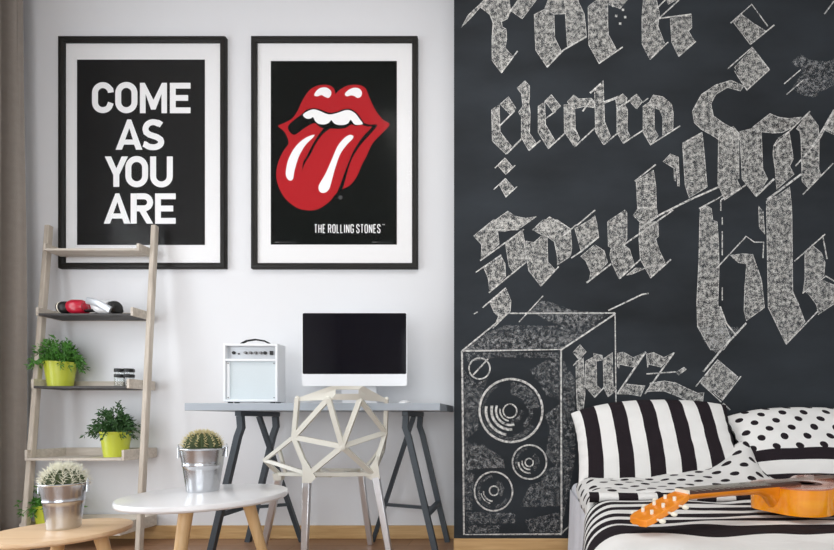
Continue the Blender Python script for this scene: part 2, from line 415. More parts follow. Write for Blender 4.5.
for x,y in ((262,40),(330,68),(283,110),(345,118),(310,163)): c.fill(B,[(x-8,y-8),(x+8,y-8),(x+8,y+8),(x-8,y+8)],1)
c.fill(B,[(470,0),(560,0),(580,90),(570,180),(615,295),(515,410),(462,305),(460,120)]); c.line(B,[(640,290),(515,408)]); c.line(B,[(620,0),(540,80)]); c.line(B,[(715,0),(530,170)]); c.line(B,[(560,130),(800,98)])
c.fill(B,[(655,130),(800,98),(803,190),(780,215),(820,280),(712,390),(665,290)]); c.line(B,[(830,285),(712,388)]); c.fill(B,[(630,0),(700,0),(640,30)])
c.done()
c=Chalk('chalk_ornament','white chalk diamonds and wavy flourish at upper right')
c.line(CC,[(245,160),(390,30),(500,180)]); c.line(CC,[(545,172),(380,305)]); c.fill(CC,[(320,100),(265,155),(378,305),(490,215),(400,160)])
c.line(G,[(370,292),(475,200),(548,295),(452,382),(400,300)],1.2); c.fill(G,[(475,205),(545,295),(452,380),(400,285)])
c.fill(G,[(638,265),(680,230),(720,255),(790,262),(850,235),(850,290),(780,315),(850,305),(850,345),(800,370),(740,410),(690,405),(640,375),(665,340),(690,300)],2)
c.fill(G,[(650,265),(680,232),(720,258),(790,268),(730,310),(800,330),(740,395),(690,390),(660,365),(690,330),(700,290)],2)
c.line(G,[(610,355),(680,295)],1); c.line(G,[(620,400),(690,340)],1); c.line(G,[(780,60),(821,5)],1.2)
F6=tile(460,150)
c.fill(F6,[(258,105),(310,55),(365,120),(315,170)]); c.line(F6,[(240,125),(310,55)],1); c.line(F6,[(380,105),(315,168)],1)
c.fill(F6,[(270,240),(312,195),(370,260),(315,325)]); c.line(F6,[(232,272),(312,197)],1); c.line(F6,[(392,252),(315,323)],1)
a2=tile(650,330)
c.fill(a2,[(460,210),(600,330),(495,480),(350,360)]); c.line(a2,[(315,388),(465,205),(605,325)],1.1); c.line(a2,[(625,318),(495,485)],1.2); c.line(a2,[(350,365),(490,495)],1); c.line(a2,[(470,540),(505,505),(550,550)],1.4)
c.done()
D=tile(480,75); E=tile(590,75)
c=Chalk('chalk_word','white chalk word "electro" on the second line')
c.fill(D,[(80,240),(132,205),(138,390),(215,490),(180,545),(85,455)]); c.fill(D,[(138,200),(195,150),(248,230),(205,270)]); c.line(D,[(240,245),(135,350)]); c.line(D,[(285,440),(185,540)],1.5)
c.fill(D,[(255,90),(310,40),(340,75),(340,150),(335,190),(345,260),(340,400),(385,465),(335,520),(285,430),(285,290),(265,255),(295,215),(285,130)]); c.line(D,[(415,450),(335,520)])
c.fill(D,[(400,215),(445,185),(450,340),(515,450),(470,508),(400,395)]); c.fill(D,[(445,180),(490,135),(555,215),(505,260)]); c.line(D,[(520,250),(450,300)]); c.line(D,[(585,400),(470,505)])
c.fill(D,[(578,205),(650,200),(655,370),(685,435),(650,495),(580,390)]); c.fill(D,[(600,185),(645,138),(680,165),(765,160),(790,190),(780,225),(720,215),(640,235)]); c.line(D,[(770,165),(705,250)],1.6); c.line(D,[(790,365),(655,490)]); c.line(D,[(635,360),(670,400)],1)
c.fill(E,[(40,90),(90,38),(95,180),(100,320),(140,420),(92,480),(38,390),(32,120)]); c.line(E,[(0,125),(75,60)],1.8); c.fill(E,[(0,170),(30,190),(30,225),(0,215)]); c.line(E,[(95,190),(200,150)],2.4); c.line(E,[(190,400),(95,478)])
c.fill(E,[(175,165),(225,130),(255,160),(240,210),(258,240),(255,380),(275,420),(228,470),(185,395),(185,230)]); c.fill(E,[(275,165),(320,132),(360,185),(320,235),(280,190)]); c.line(E,[(200,220),(290,165)],1.6); c.line(E,[(360,190),(400,160)],1); c.line(E,[(365,380),(230,468)])
c.fill(E,[(365,215),(405,190),(440,195),(442,370),(470,420),(415,482),(365,395)]); c.fill(E,[(405,190),(435,138),(500,150),(560,200),(572,260),(570,370),(500,415),(500,290),(480,240),(430,220)]); c.line(E,[(620,350),(415,480)])
c.done()
H=tile(640,120,3.0567); J=tile(714,75); MM=tile(714,140)
c=Chalk('chalk_word','tall white chalk word with looping first letter at the right, under the diamonds')
c.fill(G,[(222,470),(260,400),(320,360),(385,340),(440,365),(425,385),(370,370),(320,400),(300,440),(310,490),(350,520),(400,548),(430,575),(410,610),(360,608),(300,570),(260,548),(230,520)])
c.fill(H,[(130,75),(190,38),(196,100),(205,205),(150,238),(138,200)]); c.fill(H,[(240,45),(285,20),(302,40),(302,180),(295,182),(310,210),(258,245),(238,195)])
c.line(H,[(0,330),(60,290),(150,245),(240,205)],1.8); c.line(H,[(130,72),(190,38)],1.2)
c.fill(H,[(305,35),(370,20),(375,150),(390,180),(355,235),(312,180)]); c.line(H,[(410,180),(355,232)],2)
c.fill(J,[(265,360),(385,265),(440,290),(510,300),(600,290),(560,350),(470,395),(400,400),(325,390)])
c.fill(MM,[(565,-75),(650,-187),(715,-100),(722,0),(720,200),(735,235),(645,330),(605,285),(598,0),(590,-60)])
c.fill(MM,[(410,40),(440,-10),(515,-60),(530,30),(545,130),(520,180),(550,235),(430,340),(420,200),(405,100)])
c.line(MM,[(560,180),(720,0),(830,-200)],1.5); c.line(MM,[(820,160),(610,375)],1.2); c.line(MM,[(600,235),(365,410)],2); c.line(J,[(410,490),(660,250)],1.2); c.line(J,[(640,545),(720,420),(825,240)],1.6)
c.fill(J,[(760,380),(850,200),(850,420),(800,400)]); c.line(MM,[(50,410),(220,310)],1.4); c.line(MM,[(0,420),(60,380)],1)
c.done()
U=tile(470,220); X6=tile(580,210); Y6=tile(575,150); V6=tile(455,285); Z6=tile(540,280)
c=Chalk('chalk_word','white chalk word "soul" on the third line')
c.fill(U,[(25,110),(160,0),(400,10),(310,60),(240,78),(190,75),(200,165),(75,280),(80,170)]); c.fill(F6,[(150,548),(330,420),(375,455),(450,470),(525,458),(395,550)])
c.line(U,[(370,65),(70,280)]); c.fill(U,[(245,165),(360,65),(375,150),(385,290),(300,365),(270,320),(255,240)])
c.fill(U,[(95,330),(210,240),(240,300),(245,385),(135,500),(125,400)]); c.line(U,[(40,360),(215,240)],1.1); c.line(U,[(385,290),(130,500)])
c.line(V6,[(190,155),(350,20)]); c.fill(V6,[(240,120),(350,20),(385,110),(380,180),(260,300),(300,215),(270,190)]); c.line(V6,[(130,200),(155,185)],1)
c.fill(U,[(385,145),(440,155),(490,110),(530,125),(535,290),(585,340),(487,455),(405,350),(385,240)]); c.fill(U,[(430,68),(500,0),(600,0),(690,60),(700,190),(690,250),(600,310),(600,250),(580,150),(540,120),(490,100)])
c.fill(F6,[(500,550),(615,460),(740,530),(690,545),(660,560)]); c.line(U,[(735,30),(640,110)]); c.line(U,[(610,320),(490,450)])
c.fill(U,[(720,60),(825,0),(858,-30),(872,25),(885,120),(765,222)]); c.line(X6,[(105,0),(-20,105)]); c.line(X6,[(125,185),(0,290),(-60,330)]); c.fill(X6,[(5,320),(100,238),(165,280),(190,360),(55,500),(75,430),(40,350)]); c.line(X6,[(215,370),(45,500)],1.5)
c.fill(X6,[(190,80),(310,0),(322,20),(322,200),(300,240),(340,270),(375,380),(270,475),(225,380),(205,310),(215,260),(195,250)]); c.line(X6,[(640,0),(300,240)],1.5); c.line(X6,[(415,340),(275,470)]); c.fill(X6,[(320,450),(380,400),(450,400),(360,440)])
c.line(Y6,[(410,215),(555,100)]); c.fill(Y6,[(420,215),(540,140),(555,250),(560,400),(430,400)]); c.fill(Y6,[(400,450),(435,400),(560,390),(565,440),(540,480),(450,500)])
c.fill(X6,[(410,90),(535,80),(540,180),(520,200),(545,280),(585,360),(485,468),(415,340),(405,200)]); c.line(X6,[(625,340),(485,465)],1.5)
c.fill(Y6,[(605,80),(655,28),(710,50),(718,250),(705,250),(700,130),(690,215),(683,210),(680,125)])
c.fill(V6,[(500,190),(600,100),(700,135),(800,170),(990,190),(1055,205),(955,262),(820,295),(720,275),(620,240),(560,200)],2); c.fill(V6,[(520,190),(600,105),(700,140),(800,178),(960,205),(900,260),(780,270),(680,250),(600,220)],2)
c.line(V6,[(440,255),(605,75)],1); c.line(Z6,[(470,210),(700,100),(745,92)],1.4)
c.done()
N6=tile(680,200); Q6=tile(680,270); S4=tile(754,220,4.225)
c=Chalk('chalk_word','very tall white chalk letters over the dotted pillow at the right')
c.fill(N6,[(140,60),(185,40),(215,60),(225,140),(255,150),(265,300),(268,480),(260,720),(320,880),(350,960),(300,1030),(210,1030),(120,870),(115,700),(130,400),(135,150)])
c.fill(a2,[(330,-20),(600,-20),(620,10),(470,170),(410,130),(360,60)],2); c.fill(a2,[(340,-20),(560,-20),(540,40),(470,165),(420,120)],2)
c.line(N6,[(130,60),(240,0)],1.3)
for p in (((280,0),(280,75)),((290,215),(290,380)),((290,600),(290,690)),((290,120),(290,170))): c.line(N6,p,1.1)
c.line(Q6,[(275,250),(320,370),(385,450)],1.5); c.line(Q6,[(455,365),(300,530),(160,700)],1.8)
c.line(N6,[(250,470),(455,250),(510,290),(575,290),(570,400)],1.2); c.fill(N6,[(345,380),(430,370),(500,375),(525,450),(560,550),(580,740),(455,830),(440,760),(445,600),(458,440),(400,430)])
c.fill(N6,[(540,40),(570,80),(582,235),(545,190)])
c.fill(S4,[(52,-80),(110,-110),(150,-140),(158,-60),(160,0),(163,300),(200,390),(215,430),(135,525),(60,370)]); c.line(S4,[(270,385),(135,525)],1.2); c.line(S4,[(160,300),(190,360)],1)
c.line(S4,[(170,175),(300,60)],1.2); c.line(S4,[(290,65),(308,165)],1.3); c.fill(S4,[(215,140),(245,105),(285,140),(300,180),(295,235),(205,310),(215,250)]); c.line(S4,[(205,310),(300,240)],1)
c.fill(S4,[(220,305),(290,255),(350,280),(360,340),(270,400),(265,360),(240,325)]); c.line(S4,[(300,235),(345,262)],1.3)
c.done()
a1=tile(565,330)
c=Chalk('chalk_word','white chalk word "jazz" above the striped pillow')
c.fill(a1,[(55,155),(103,100),(145,150),(98,205)]); c.fill(a1,[(75,215),(125,190),(130,300),(138,440),(125,550),(85,550),(78,400)]); c.line(a1,[(55,245),(110,190)],1)
c.fill(a1,[(140,215),(205,180),(215,220),(218,380),(250,410),(205,465),(140,390)]); c.fill(a1,[(195,160),(255,175),(260,205),(210,215)]); c.fill(a1,[(262,200),(325,155),(330,380),(355,415),(295,460),(268,400)]); c.line(a1,[(268,395),(205,462)],1.1)
c.fill(a1,[(360,160),(400,152),(470,190),(555,150),(470,255),(375,235),(370,265),(360,250)]); c.line(a1,[(555,150),(360,440)],1.8); c.fill(a1,[(360,440),(405,370),(550,385),(520,455),(440,440)])
c.fill(a1,[(560,165),(610,155),(680,190),(750,155),(660,255),(575,235),(568,260)]); c.line(a1,[(750,155),(548,440)],1.6); c.line(a1,[(560,302),(760,288)],1.2); c.fill(a1,[(765,290),(820,255),(835,270),(780,310)])
c.fill(a2,[(0,365),(100,350),(180,365),(250,400),(330,435),(370,430),(360,510),(290,505),(200,460),(100,420),(0,420)]); c.fill(a1,[(590,370),(650,355),(650,415),(560,425)])
c.done()
c=Chalk('chalk_drawing','white chalk drawing of a three cone loudspeaker cabinet')
c.line(ident,[(462,351),(561,349.5),(561.5,534)],1.9); c.line(ident,[(462,351),(464,534.5),(561.5,534)],1.9); c.line(ident,[(462,351),(508,313.3),(615,313)],1.5); c.line(ident,[(561,350),(615,314)],1.6); c.line(ident,[(615,313),(616,404)],1.1); c.line(ident,[(561,534),(571,524)],1.2)
c.arc(479.5,368.5,10.5,10.5,0,360,1.5); c.line(ident,[(473,375),(488,359)],1.5)
c.arc(511,410.5,31.5,31.5,0,360,2.2)
c.arc(510,411,6.8,6.8,0,360,1.4)
for r,a0,a1,w in ((24.5,100,190,2.6),(19,85,195,2.6),(14.5,75,200,2.2),(10.5,100,190,1.6)): c.arc(510.5,410.5,r,r,a0,a1,w)
c.arc(511,410.5,28,28,60,240,2.6,2); c.arc(511,410.5,20,20,-5,50,4.5,2); c.arc(511,410.5,11,11,0,90,4,2); c.arc(511,410.5,26,26,35,85,4,2); c.arc(511,410.5,22,22,-90,-5,13,2)
c.arc(529.5,462,17,17,0,360,1.6); c.arc(529.2,462.5,4,4,0,360,1.3); c.arc(529.5,462,13.5,13.5,150,265,2.4,2); c.arc(529.5,462,11,11,85,180,1.6); c.arc(529.5,462,7.5,7.5,85,190,1.4); c.arc(529.5,462,8,8,-60,60,4,2)
c.arc(493.5,491.3,19,19.5,0,360,1.6); c.arc(494,490.7,4.6,4.6,0,360,1.4); c.arc(493.5,491.3,15,15,150,265,3,2); c.arc(493.5,491.3,15.5,15.5,95,180,2.6,2); c.arc(493.5,491.3,10,10,95,180,1.4); c.arc(493.5,491.3,12.5,12.5,105,170,1); c.arc(494,490,8,8,-70,40,4.5,2); c.arc(493.5,491.3,15.5,15.5,30,85,2.8,2)
c.fill(ident,[(464,350),(482,335),(505,325),(540,326),(585,325),(600,323),(563,348)],2); c.fill(ident,[(464,350),(490,335),(560,336),(580,334),(562,349)],2)
for q in ([(464,353),(561,352),(561,358),(500,357),(468,362)],[(464,370),(476,384),(488,378),(480,400),(478,430),(464,440)],[(560,352),(560,400),(546,395),(530,370)],[(560,404),(560,470),(545,455),(550,430),(545,415)],
          [(464,440),(484,445),(500,456),(505,466),(470,470),(464,470)],[(464,458),(503,459),(505,468),(468,468)],[(530,485),(560,476),(560,506),(520,507)],[(466,512),(515,513),(516,523),(467,524)],[(466,525),(500,525),(498,533),(466,533)],[(525,520),(560,512),(560,532),(530,532)],[(563,360),(575,380),(575,460),(563,520)],[(464,470),(474,474),(472,510),(464,510)],[(545,470),(560,465),(560,480),(540,484)]):
    c.fill(ident,q,2)
c.done()

# ---------------------------------------------------------------- framed posters
def ribbon(mb,fn,pts,w,mi=0,closed=False):
    q=[]
    for p in pts:
        p=V((p[0],p[1],0))
        if not q or (p-q[-1]).length>1e-3: q.append(p)
    if closed and (q[0]-q[-1]).length<1e-3: q.pop()
    N=len(q); L=[];R=[]
    for i in range(N):
        a=q[(i-1)%N] if (closed or i>0) else None; c=q[(i+1)%N] if (closed or i<N-1) else None
        d1=(q[i]-a).normalized() if a is not None else None; d2=(c-q[i]).normalized() if c is not None else None
        if d1 is None: d1=d2
        if d2 is None: d2=d1
        n1=V((-d1.y,d1.x,0)); n2=V((-d2.y,d2.x,0)); n=(n1+n2).normalized(); k=1/max(.35,n.dot(n1))
        L.append(q[i]+n*w/2*k); R.append(q[i]-n*w/2*k)
    for i in range(N if closed else N-1):
        j=(i+1)%N; mb.add([fn(p.x,p.y) for p in (L[i],L[j],R[j],R[i])],[(0,1,2,3)],mi)
def arcp(cx,cy,rx,ry,a0,a1,n=12): return [(cx+rx*math.cos(math.radians(a0+(a1-a0)*i/n)),cy+ry*math.sin(math.radians(a0+(a1-a0)*i/n))) for i in range(n+1)]
def smoothloop(pts,n=6):
    out=[];N=len(pts)
    for i in range(N):
        p0,p1,p2,p3=[V(pts[(i+k)%N]) for k in (-1,0,1,2)]
        for j in range(n):
            t=j/n; q=.5*((2*p1)+(-p0+p2)*t+(2*p0-5*p1+4*p2-p3)*t*t+(-p0+3*p1-3*p2+p3)*t**3); out.append((q.x,q.y))
    return out
def frame_ring(px0,py0,px1,py1,Z,w):
    # mitred moulding: profile (inset, distance in front of the wall)
    a=P(px0,py0,Z); c=P(px1,py1,Z); x0,x1,z1,z0=a.x,c.x,a.z,c.z
    prof=[(0,.001),(0,.022),(.004,.028),(.012,.030),(.020,.027),(w-.006,.024),(w,.020),(w,.001)]
    mb=MB(); vs=[];n=len(prof)
    for cx,cz,sx,sz in ((x0,z0,1,1),(x1,z0,-1,1),(x1,z1,-1,-1),(x0,z1,1,-1)):
        for i,d in prof: vs.append((cx+sx*i,WALL-d,cz+sz*i))
    fs=[]
    for k in range(4):
        k2=(k+1)%4
        for i in range(n): fs.append((k*n+i,k2*n+i,k2*n+(i+1)%n,k*n+(i+1)%n))
    mb.add(vs,fs); return mb,(x0,x1,z0,z1)
def poster(out,prt,label,matp):
    Z=WALL-.028; mb,(x0,x1,z0,z1)=frame_ring(*out,Z,.031)
    t=thing('framed_poster',label,'poster',((x0+x1)/2,WALL-.015,z0),'framed posters on the white wall')
    O('frame',mb,mt['frame'],t)
    b=MB(); b.box(x0+.028,x1-.028,WALL-.010,WALL-.003,z0+.028,z1-.028); O('mat_board',b,mt['mat'],t)
    a=P(prt[0],prt[1],WALL-.011); c=P(prt[2],prt[3],WALL-.011)
    b=MB(); b.box(a.x,c.x,WALL-.0112,WALL-.0098,c.z,a.z); pr=O('print',b,matp,t)
    g=MB(); g.box(x0+.029,x1-.029,WALL-.0185,WALL-.0165,z0+.029,z1-.029); O('glass_pane',g,mt['pane'],t)
    return t,pr
t,pr=poster((57.3,35.3,224.6,267.8),(77,59.6,204.8,244.9),'black framed poster reading COME AS YOU ARE above the ladder shelf',mt['printg'])
ly=WALL-.0116
def ink(tl,d=0): return lambda x,y: P(*tl((x,y)),ly-d*.0003)
C1=ink(tile(80,70)); C2=ink(tile(80,148)); L1=MB()
ribbon(L1,C1,[(212,155),(209,135)]+arcp(157,158,54,54,-35,-180,12)+arcp(157,222,54,54,180,35,12)+[(212,225)],41)
def stad(fn,x0,x1,y0,y1,w):
    r=(x1-x0-w)/2; cx=(x0+x1)/2; ribbon(L1,fn,arcp(cx,y0+w/2+r,r,r,-180,0,14)+arcp(cx,y1-w/2-r,r,r,0,180,14),w,closed=True)
stad(C1,242,395,82,297,41)
L1.poly([[(412,88),(445,88),(505,205),(563,88),(598,88),(598,297),(560,297),(560,165),(520,272),(488,272),(451,165),(451,297),(412,297)]],C1)
def Eg(fn,x0,x1,y0,h=209):
    L1.poly([[(x0,y0),(x1,y0),(x1,y0+40),(x0+40,y0+40),(x0+40,y0+84),(x1-17,y0+84),(x1-17,y0+124),(x0+40,y0+124),(x0+40,y0+169),(x1,y0+169),(x1,y0+h),(x0,y0+h)]],fn)
Eg(C1,618,760,88)
def Ag(fn,dx,dy): L1.poly([[(163+dx,520+dy),(243+dx,312+dy),(270+dx,312+dy),(347+dx,520+dy),(303+dx,520+dy),(290+dx,485+dy),(220+dx,485+dy),(206+dx,520+dy)],[(257+dx,372+dy),(281+dx,450+dy),(229+dx,450+dy)]],fn)
Ag(C1,82,28)
ribbon(L1,C1,[(560,378),(540,365)]+arcp(503,408,53,50,-55,-180,10)+[(455,428),(478,445),(530,462),(553,478)]+arcp(506,495,52,36,-20,90,8)+arcp(500,495,55,36,100,160,6)[:-1]+[(436,508)],41)
L1.poly([[(170,58),(214,58),(250,140),(286,58),(330,58),(270,185),(270,267),(229,267),(229,185)]],C2)
stad(C2,312,468,55,270,41)
ribbon(L1,C2,[(502.5,58)]+arcp(560,193,57.5,57.5,180,0,16)+[(617.5,58)],41)
Ag(C2,0,0)
L1.box(0,0,0,0,0,0) if False else None
L1.poly([[(348,312),(390,312),(390,520),(348,520)]],C2)
ribbon(L1,C2,[(390.4,332),(440,332)]+arcp(440,373.5,42,41.5,-90,90,12)+[(390.4,415)],41)
L1.poly([[(402,425),(446,420),(503,520),(458,520)]],ink(tile(80,148),1.2))
Eg(C2,516,658,312)
O('lettering',L1,mt['inkw'],pr,label='white capital letters COME AS YOU ARE',smooth=0,fixn=False)

t,pr=poster((250.3,35.2,417.2,268),(270.8,61,396.8,244.5),'black framed poster with a red mouth and long tongue',mt['printb'])
LA=tile(262,70,5.978); lo=lambda pts:[(x,y+358.7) for x,y in pts]
red=MB(); blk=MB(); wht=MB()
sil=[(440,143),(460,122),(500,98),(545,88),(590,92),(620,112),(640,160),(675,235),(720,295),(762,325),(720,375),(660,440),(622,520),(600,559),(565,639),(525,689),(478,714),(440,742),(400,789),(340,829),(280,839),(210,824),(140,769),(100,699),(85,629),(95,559),(125,489),(158,441),(150,400),(130,365),(97,335),(130,318),(180,290),(215,240),(240,185),(280,125),(320,98),(370,88),(410,95),(432,115)]
red.poly([smoothloop(sil,5)],ink(LA,1))
blk.poly([smoothloop([(600,314),(640,326),(690,330),(640,392),(590,448),(545,516),(522,572),(500,650),(480,712),(445,745),(470,680),(495,610),(520,545),(548,482),(600,402),(655,342),(630,338),(600,328)],4)],ink(LA,2))
blk.poly([smoothloop([(155,335),(240,262),(262,240),(300,228),(340,233),(380,248),(410,256),(450,248),(490,233),(530,233),(567,256),(592,290),(608,320),(560,334),(535,326),(500,346),(460,352),(410,350),(375,352),(345,340),(310,318),(250,350),(190,388)],4)],ink(LA,2))
blk.poly([smoothloop([(375,345),(340,385),(300,450),(265,520),(247,549),(240,600),(258,554),(290,505),(322,440),(362,385),(405,350)],4)],ink(LA,2.3))
wht.poly([smoothloop([(245,268),(275,245),(310,235),(345,245),(385,262),(415,265),(455,255),(500,240),(530,243),(560,262),(585,295),(602,322),(570,328),(550,322),(530,298),(515,318),(490,328),(455,328),(430,318),(414,300),(400,315),(375,325),(340,322),(318,305),(305,282),(290,290),(265,290)],4)],ink(LA,3))
wht.poly([smoothloop([(312,150),(325,125),(350,107),(385,105),(412,125),(412,150),(398,167),(375,160),(355,150),(330,158)],5)],ink(LA,3))
wht.poly([smoothloop([(495,145),(510,125),(540,108),(575,108),(597,130),(592,158),(570,167),(550,155),(530,152),(508,158)],5)],ink(LA,3))
wht.poly([smoothloop(lo([(310,28),(255,50),(200,100),(160,170),(143,240),(145,280),(165,302),(185,292),(195,240),(220,160),(260,90),(305,45)]),5)],ink(LA,3))
wht.poly([smoothloop(lo([(545,35),(520,30),(485,55),(450,100),(420,170),(380,260),(345,320),(338,350),(350,372),(375,375),(400,355),(415,310),(440,220),(470,140),(510,85),(540,55)]),5)],ink(LA,3))
lg=MB()
for q,i in ((red,0),(blk,1),(wht,2)): lg.add(q.v,q.f,i)
O('emblem',lg,[mt['inkr'],mt['printb'],mt['inkw']],pr,label='red lips and tongue emblem',smooth=0,fixn=False)
TX=MB(); T4=tile(240,145,4.2308); fnT=ink(T4,1)
GL={'T':(10,[[(0,0),(1,0)],[(.5,0),(.5,1)]]),'H':(11,[[(0,0),(0,1)],[(1,0),(1,1)],[(0,.5),(1,.5)]]),'E':(9,[[(1,0),(0,0),(0,1),(1,1)],[(0,.48),(.85,.48)]]),
 'R':(11,[[(0,1),(0,0),(.75,0),(1,.12),(1,.38),(.75,.5),(0,.5)],[(.6,.5),(1,1)]]),'O':(11,[[(.25,0),(.75,0),(1,.15),(1,.85),(.75,1),(.25,1),(0,.85),(0,.15),(.25,0)]]),
 'L':(8.5,[[(0,0),(0,1),(1,1)]]),'I':(.1,[[(0,0),(0,1)]]),'N':(12,[[(0,1),(0,0)],[(.08,0),(.92,1)],[(1,1),(1,0)]]),'G':(11,[[(1,.25),(1,.12),(.75,0),(.25,0),(0,.12),(0,.88),(.25,1),(.75,1),(1,.88),(1,.55),(.55,.55)]]),
 'S':(10.5,[[(1,.25),(1,.12),(.75,0),(.25,0),(0,.12),(0,.35),(1,.65),(1,.88),(.75,1),(.25,1),(0,.88),(0,.72)]])}
x=316
txt='THE ROLLING STONES'
tot=sum((GL[ch][0]+8.4) if ch!=' ' else 7 for ch in txt); k=284/tot
for ch in txt:
    if ch==' ': x+=7*k; continue
    wd,st=GL[ch]
    for i_,s_ in enumerate(st): ribbon(TX,ink(T4,1+.5*i_),[(x+p[0]*wd*k,337+p[1]*34) for p in s_],4.0)
    x+=(wd+8.4)*k
for s_ in ([(601,335),(606,335)],[(603.5,335),(603.5,339)],[(607.5,339),(607.5,335),(609.5,337.5),(611.5,335),(611.5,339)]): ribbon(TX,fnT,s_,.9)
O('lettering',TX,mt['inkw'],pr,label='small white condensed capitals THE ROLLING STONES',smooth=0,fixn=False)
SM=MB(); ribbon(SM,fnT,arcp(425,222,7,7,0,360,16),2); ribbon(SM,fnT,[(423,226),(423,218),(427,219),(427,222),(423,222)],1.4); ribbon(SM,fnT,[(424,222),(428,226)],1.4)
O('registered_mark',SM,mt['inkg'],pr,label='tiny grey registered mark',smooth=0,fixn=False)
for a_,b_ in ((148,238),(560,642)):
    SM=MB(); ribbon(SM,fnT,[(a_,411),(a_+18,411)],3.2); ribbon(SM,fnT,[(a_+17,411),(b_,411)],1.0)
    O('printer_mark',SM,mt['inkg'],pr,label='tiny grey printer mark',smooth=0,fixn=False)

# ---------------------------------------------------------------- curtain
def cur(u,v):
    z=.02+v*3.05; y=2.02+u*.49
    ph=u*2*PI*4.6+.5*math.sin(v*2.2); amp=.030+.012*math.sin(v*4+u*7)
    x=-2.775+amp*math.sin(ph)+.012*math.sin(ph*2.3+1)+.03*u*(1-.5*abs(v-.5)); return V((x,y+.012*math.cos(ph),z))
b=MB(); b.grid(cur,120,30); cu=O('curtain',b,mt['curtain'],loc=(-2.775,2.25,.02),label='taupe grey floor length curtain hanging in the corner behind the ladder shelf',cat='curtain',smooth=180,fixn=False)
s_=cu.modifiers.new('Solidify','SOLIDIFY'); s_.thickness=.004

# ---------------------------------------------------------------- ladder shelf
lt=thing('ladder_shelf','tall grey washed wooden ladder shelf leaning beside the curtain','shelf',(-2.3,2.38,0))
def railpt(side,z):
    s=z/1.745; 
    x=(-2.535-.071*s) if side<0 else (-1.947-.073*s)
    return V((x,2.30+.19*s,z))
for sd in (-1,1):
    b=MB(); b.beam(railpt(sd,0.0),railpt(sd,1.745),.026,.027,up=V((0,1,0)))
    O('side_rail',b,mt['ladder'],lt,bevel=.004)
def tray(z0,h,zf,zb,xl,xr,board_m,t=.012,label=None):
    b=MB(); b.box(xl+.014,xr-.014,zf,zb-.012,z0,z0+t,mi=0)
    b.box(xl,xl+.014,zf,zb,z0,z0+h,mi=1); b.box(xr-.014,xr,zf,zb,z0,z0+h,mi=1); b.box(xl+.014,xr-.014,zb-.012,zb,z0,z0+h,mi=1)
    return O('shelf',b,[board_m,mt['shelf']],lt,bevel=.0015,label=label)
trays=[]
for z0,h,zf,zb,mm_,lb in ((1.580,.040,2.415,2.508,mt['shelf'],None),(1.222,.045,2.378,2.515,mt['slate'],'dark topped shelf with pale raised ends'),(.836,.050,2.355,2.525,mt['slate'],'dark topped shelf with pale raised ends'),(.460,.055,2.325,2.535,mt['shelf'],None),(.078,.062,2.300,2.535,mt['shelf'],None)):
    trays.append(tray(z0,h,zf,zb,-2.560,-2.045,mm_,label=lb))
ZT=[1.592,1.234,.848,.472,.090]

# ---------------------------------------------------------------- potted plants
def plant(x,y,z,label,seed,n,sx,sz,lean,mleaf,grp='lime potted plants on the ladder shelf',tr=.067,br=.050,h=.135):
    rnd=random.Random(seed); t=thing('potted_plant',label,'plant',(x,y,z),grp)
    b=MB(); b.lathe([(br,0),(br+(tr-br)*.86,h*.86),(tr-.0015,h*.93),(tr,h*.95),(tr,h),(tr-.008,h),(tr-.012,h*.86),(br-.004,.01),(0,.01)],40,(x,y,z)); b.lathe([(0,.0005),(br,.0005)],40,(x,y,z))
    O('pot',b,mt['pot'],t,smooth=40)
    b=MB(); b.lathe([(0,h*.84),(tr*.5,h*.86),(tr-.013,h*.83)],24,(x,y,z)); O('soil',b,mt['soil'],t,smooth=180)
    f=MB()
    for i in range(n):
        a=rnd.uniform(0,2*PI); out=rnd.random()**.6; L=rnd.uniform(.65,1.1)
        p0=V((x+math.cos(a)*tr*.5*rnd.random(),y+math.sin(a)*tr*.45*rnd.random(),z+h*.84))
        d=V((math.cos(a)*sx*out+lean*rnd.random(),math.sin(a)*min(sx,.10)*out,0)); rise=sz*(1.05-.75*out)*L
        pts=[]
        for k in range(9):
            s=k/8; pts.append(p0+d*s*L+V((0,0,rise*math.sin(s*PI*.62)*1.05-.05*out*s*s)))
        f.tube(pts,[.0014]*9,4)
        for k in range(2,9):
            tg=(pts[k]-pts[k-1]).normalized()
            for sd in (-1,1,0) if k==8 else (-1,1):
                az=V((rnd.uniform(-1,1),rnd.uniform(-1,1),rnd.uniform(-.2,1))).normalized()
                sdv=tg.cross(az).normalized()*sd
                dr=(tg*.75+sdv*.9+V((0,0,.15))).normalized(); ll=rnd.uniform(.016,.030); wd=dr.cross(az).normalized()*ll*.17
                c=pts[k]; m_=c+dr*ll*.5+az*.002
                f.add([c,m_+wd,c+dr*ll,m_-wd],[(0,1,2,3)])
    O('foliage',f,mleaf,t,smooth=0,fixn=False)
plant(-2.492,2.44,ZT[2],'bushy green plant in a lime pot on the shelf with the two glass jars',3,92,.125,.155,-.03,mt['leaf'])
plant(-2.182,2.43,ZT[3],'spreading dark green plant in a lime pot alone on the shelf under the glass jars',8,88,.105,.17,.004,mt['leafd'])
plant(-2.487,2.385,ZT[4],'small green plant in a lime pot on the lowest ladder shelf, behind the cactus bucket',12,44,.12,.13,-.03,mt['leaf'])

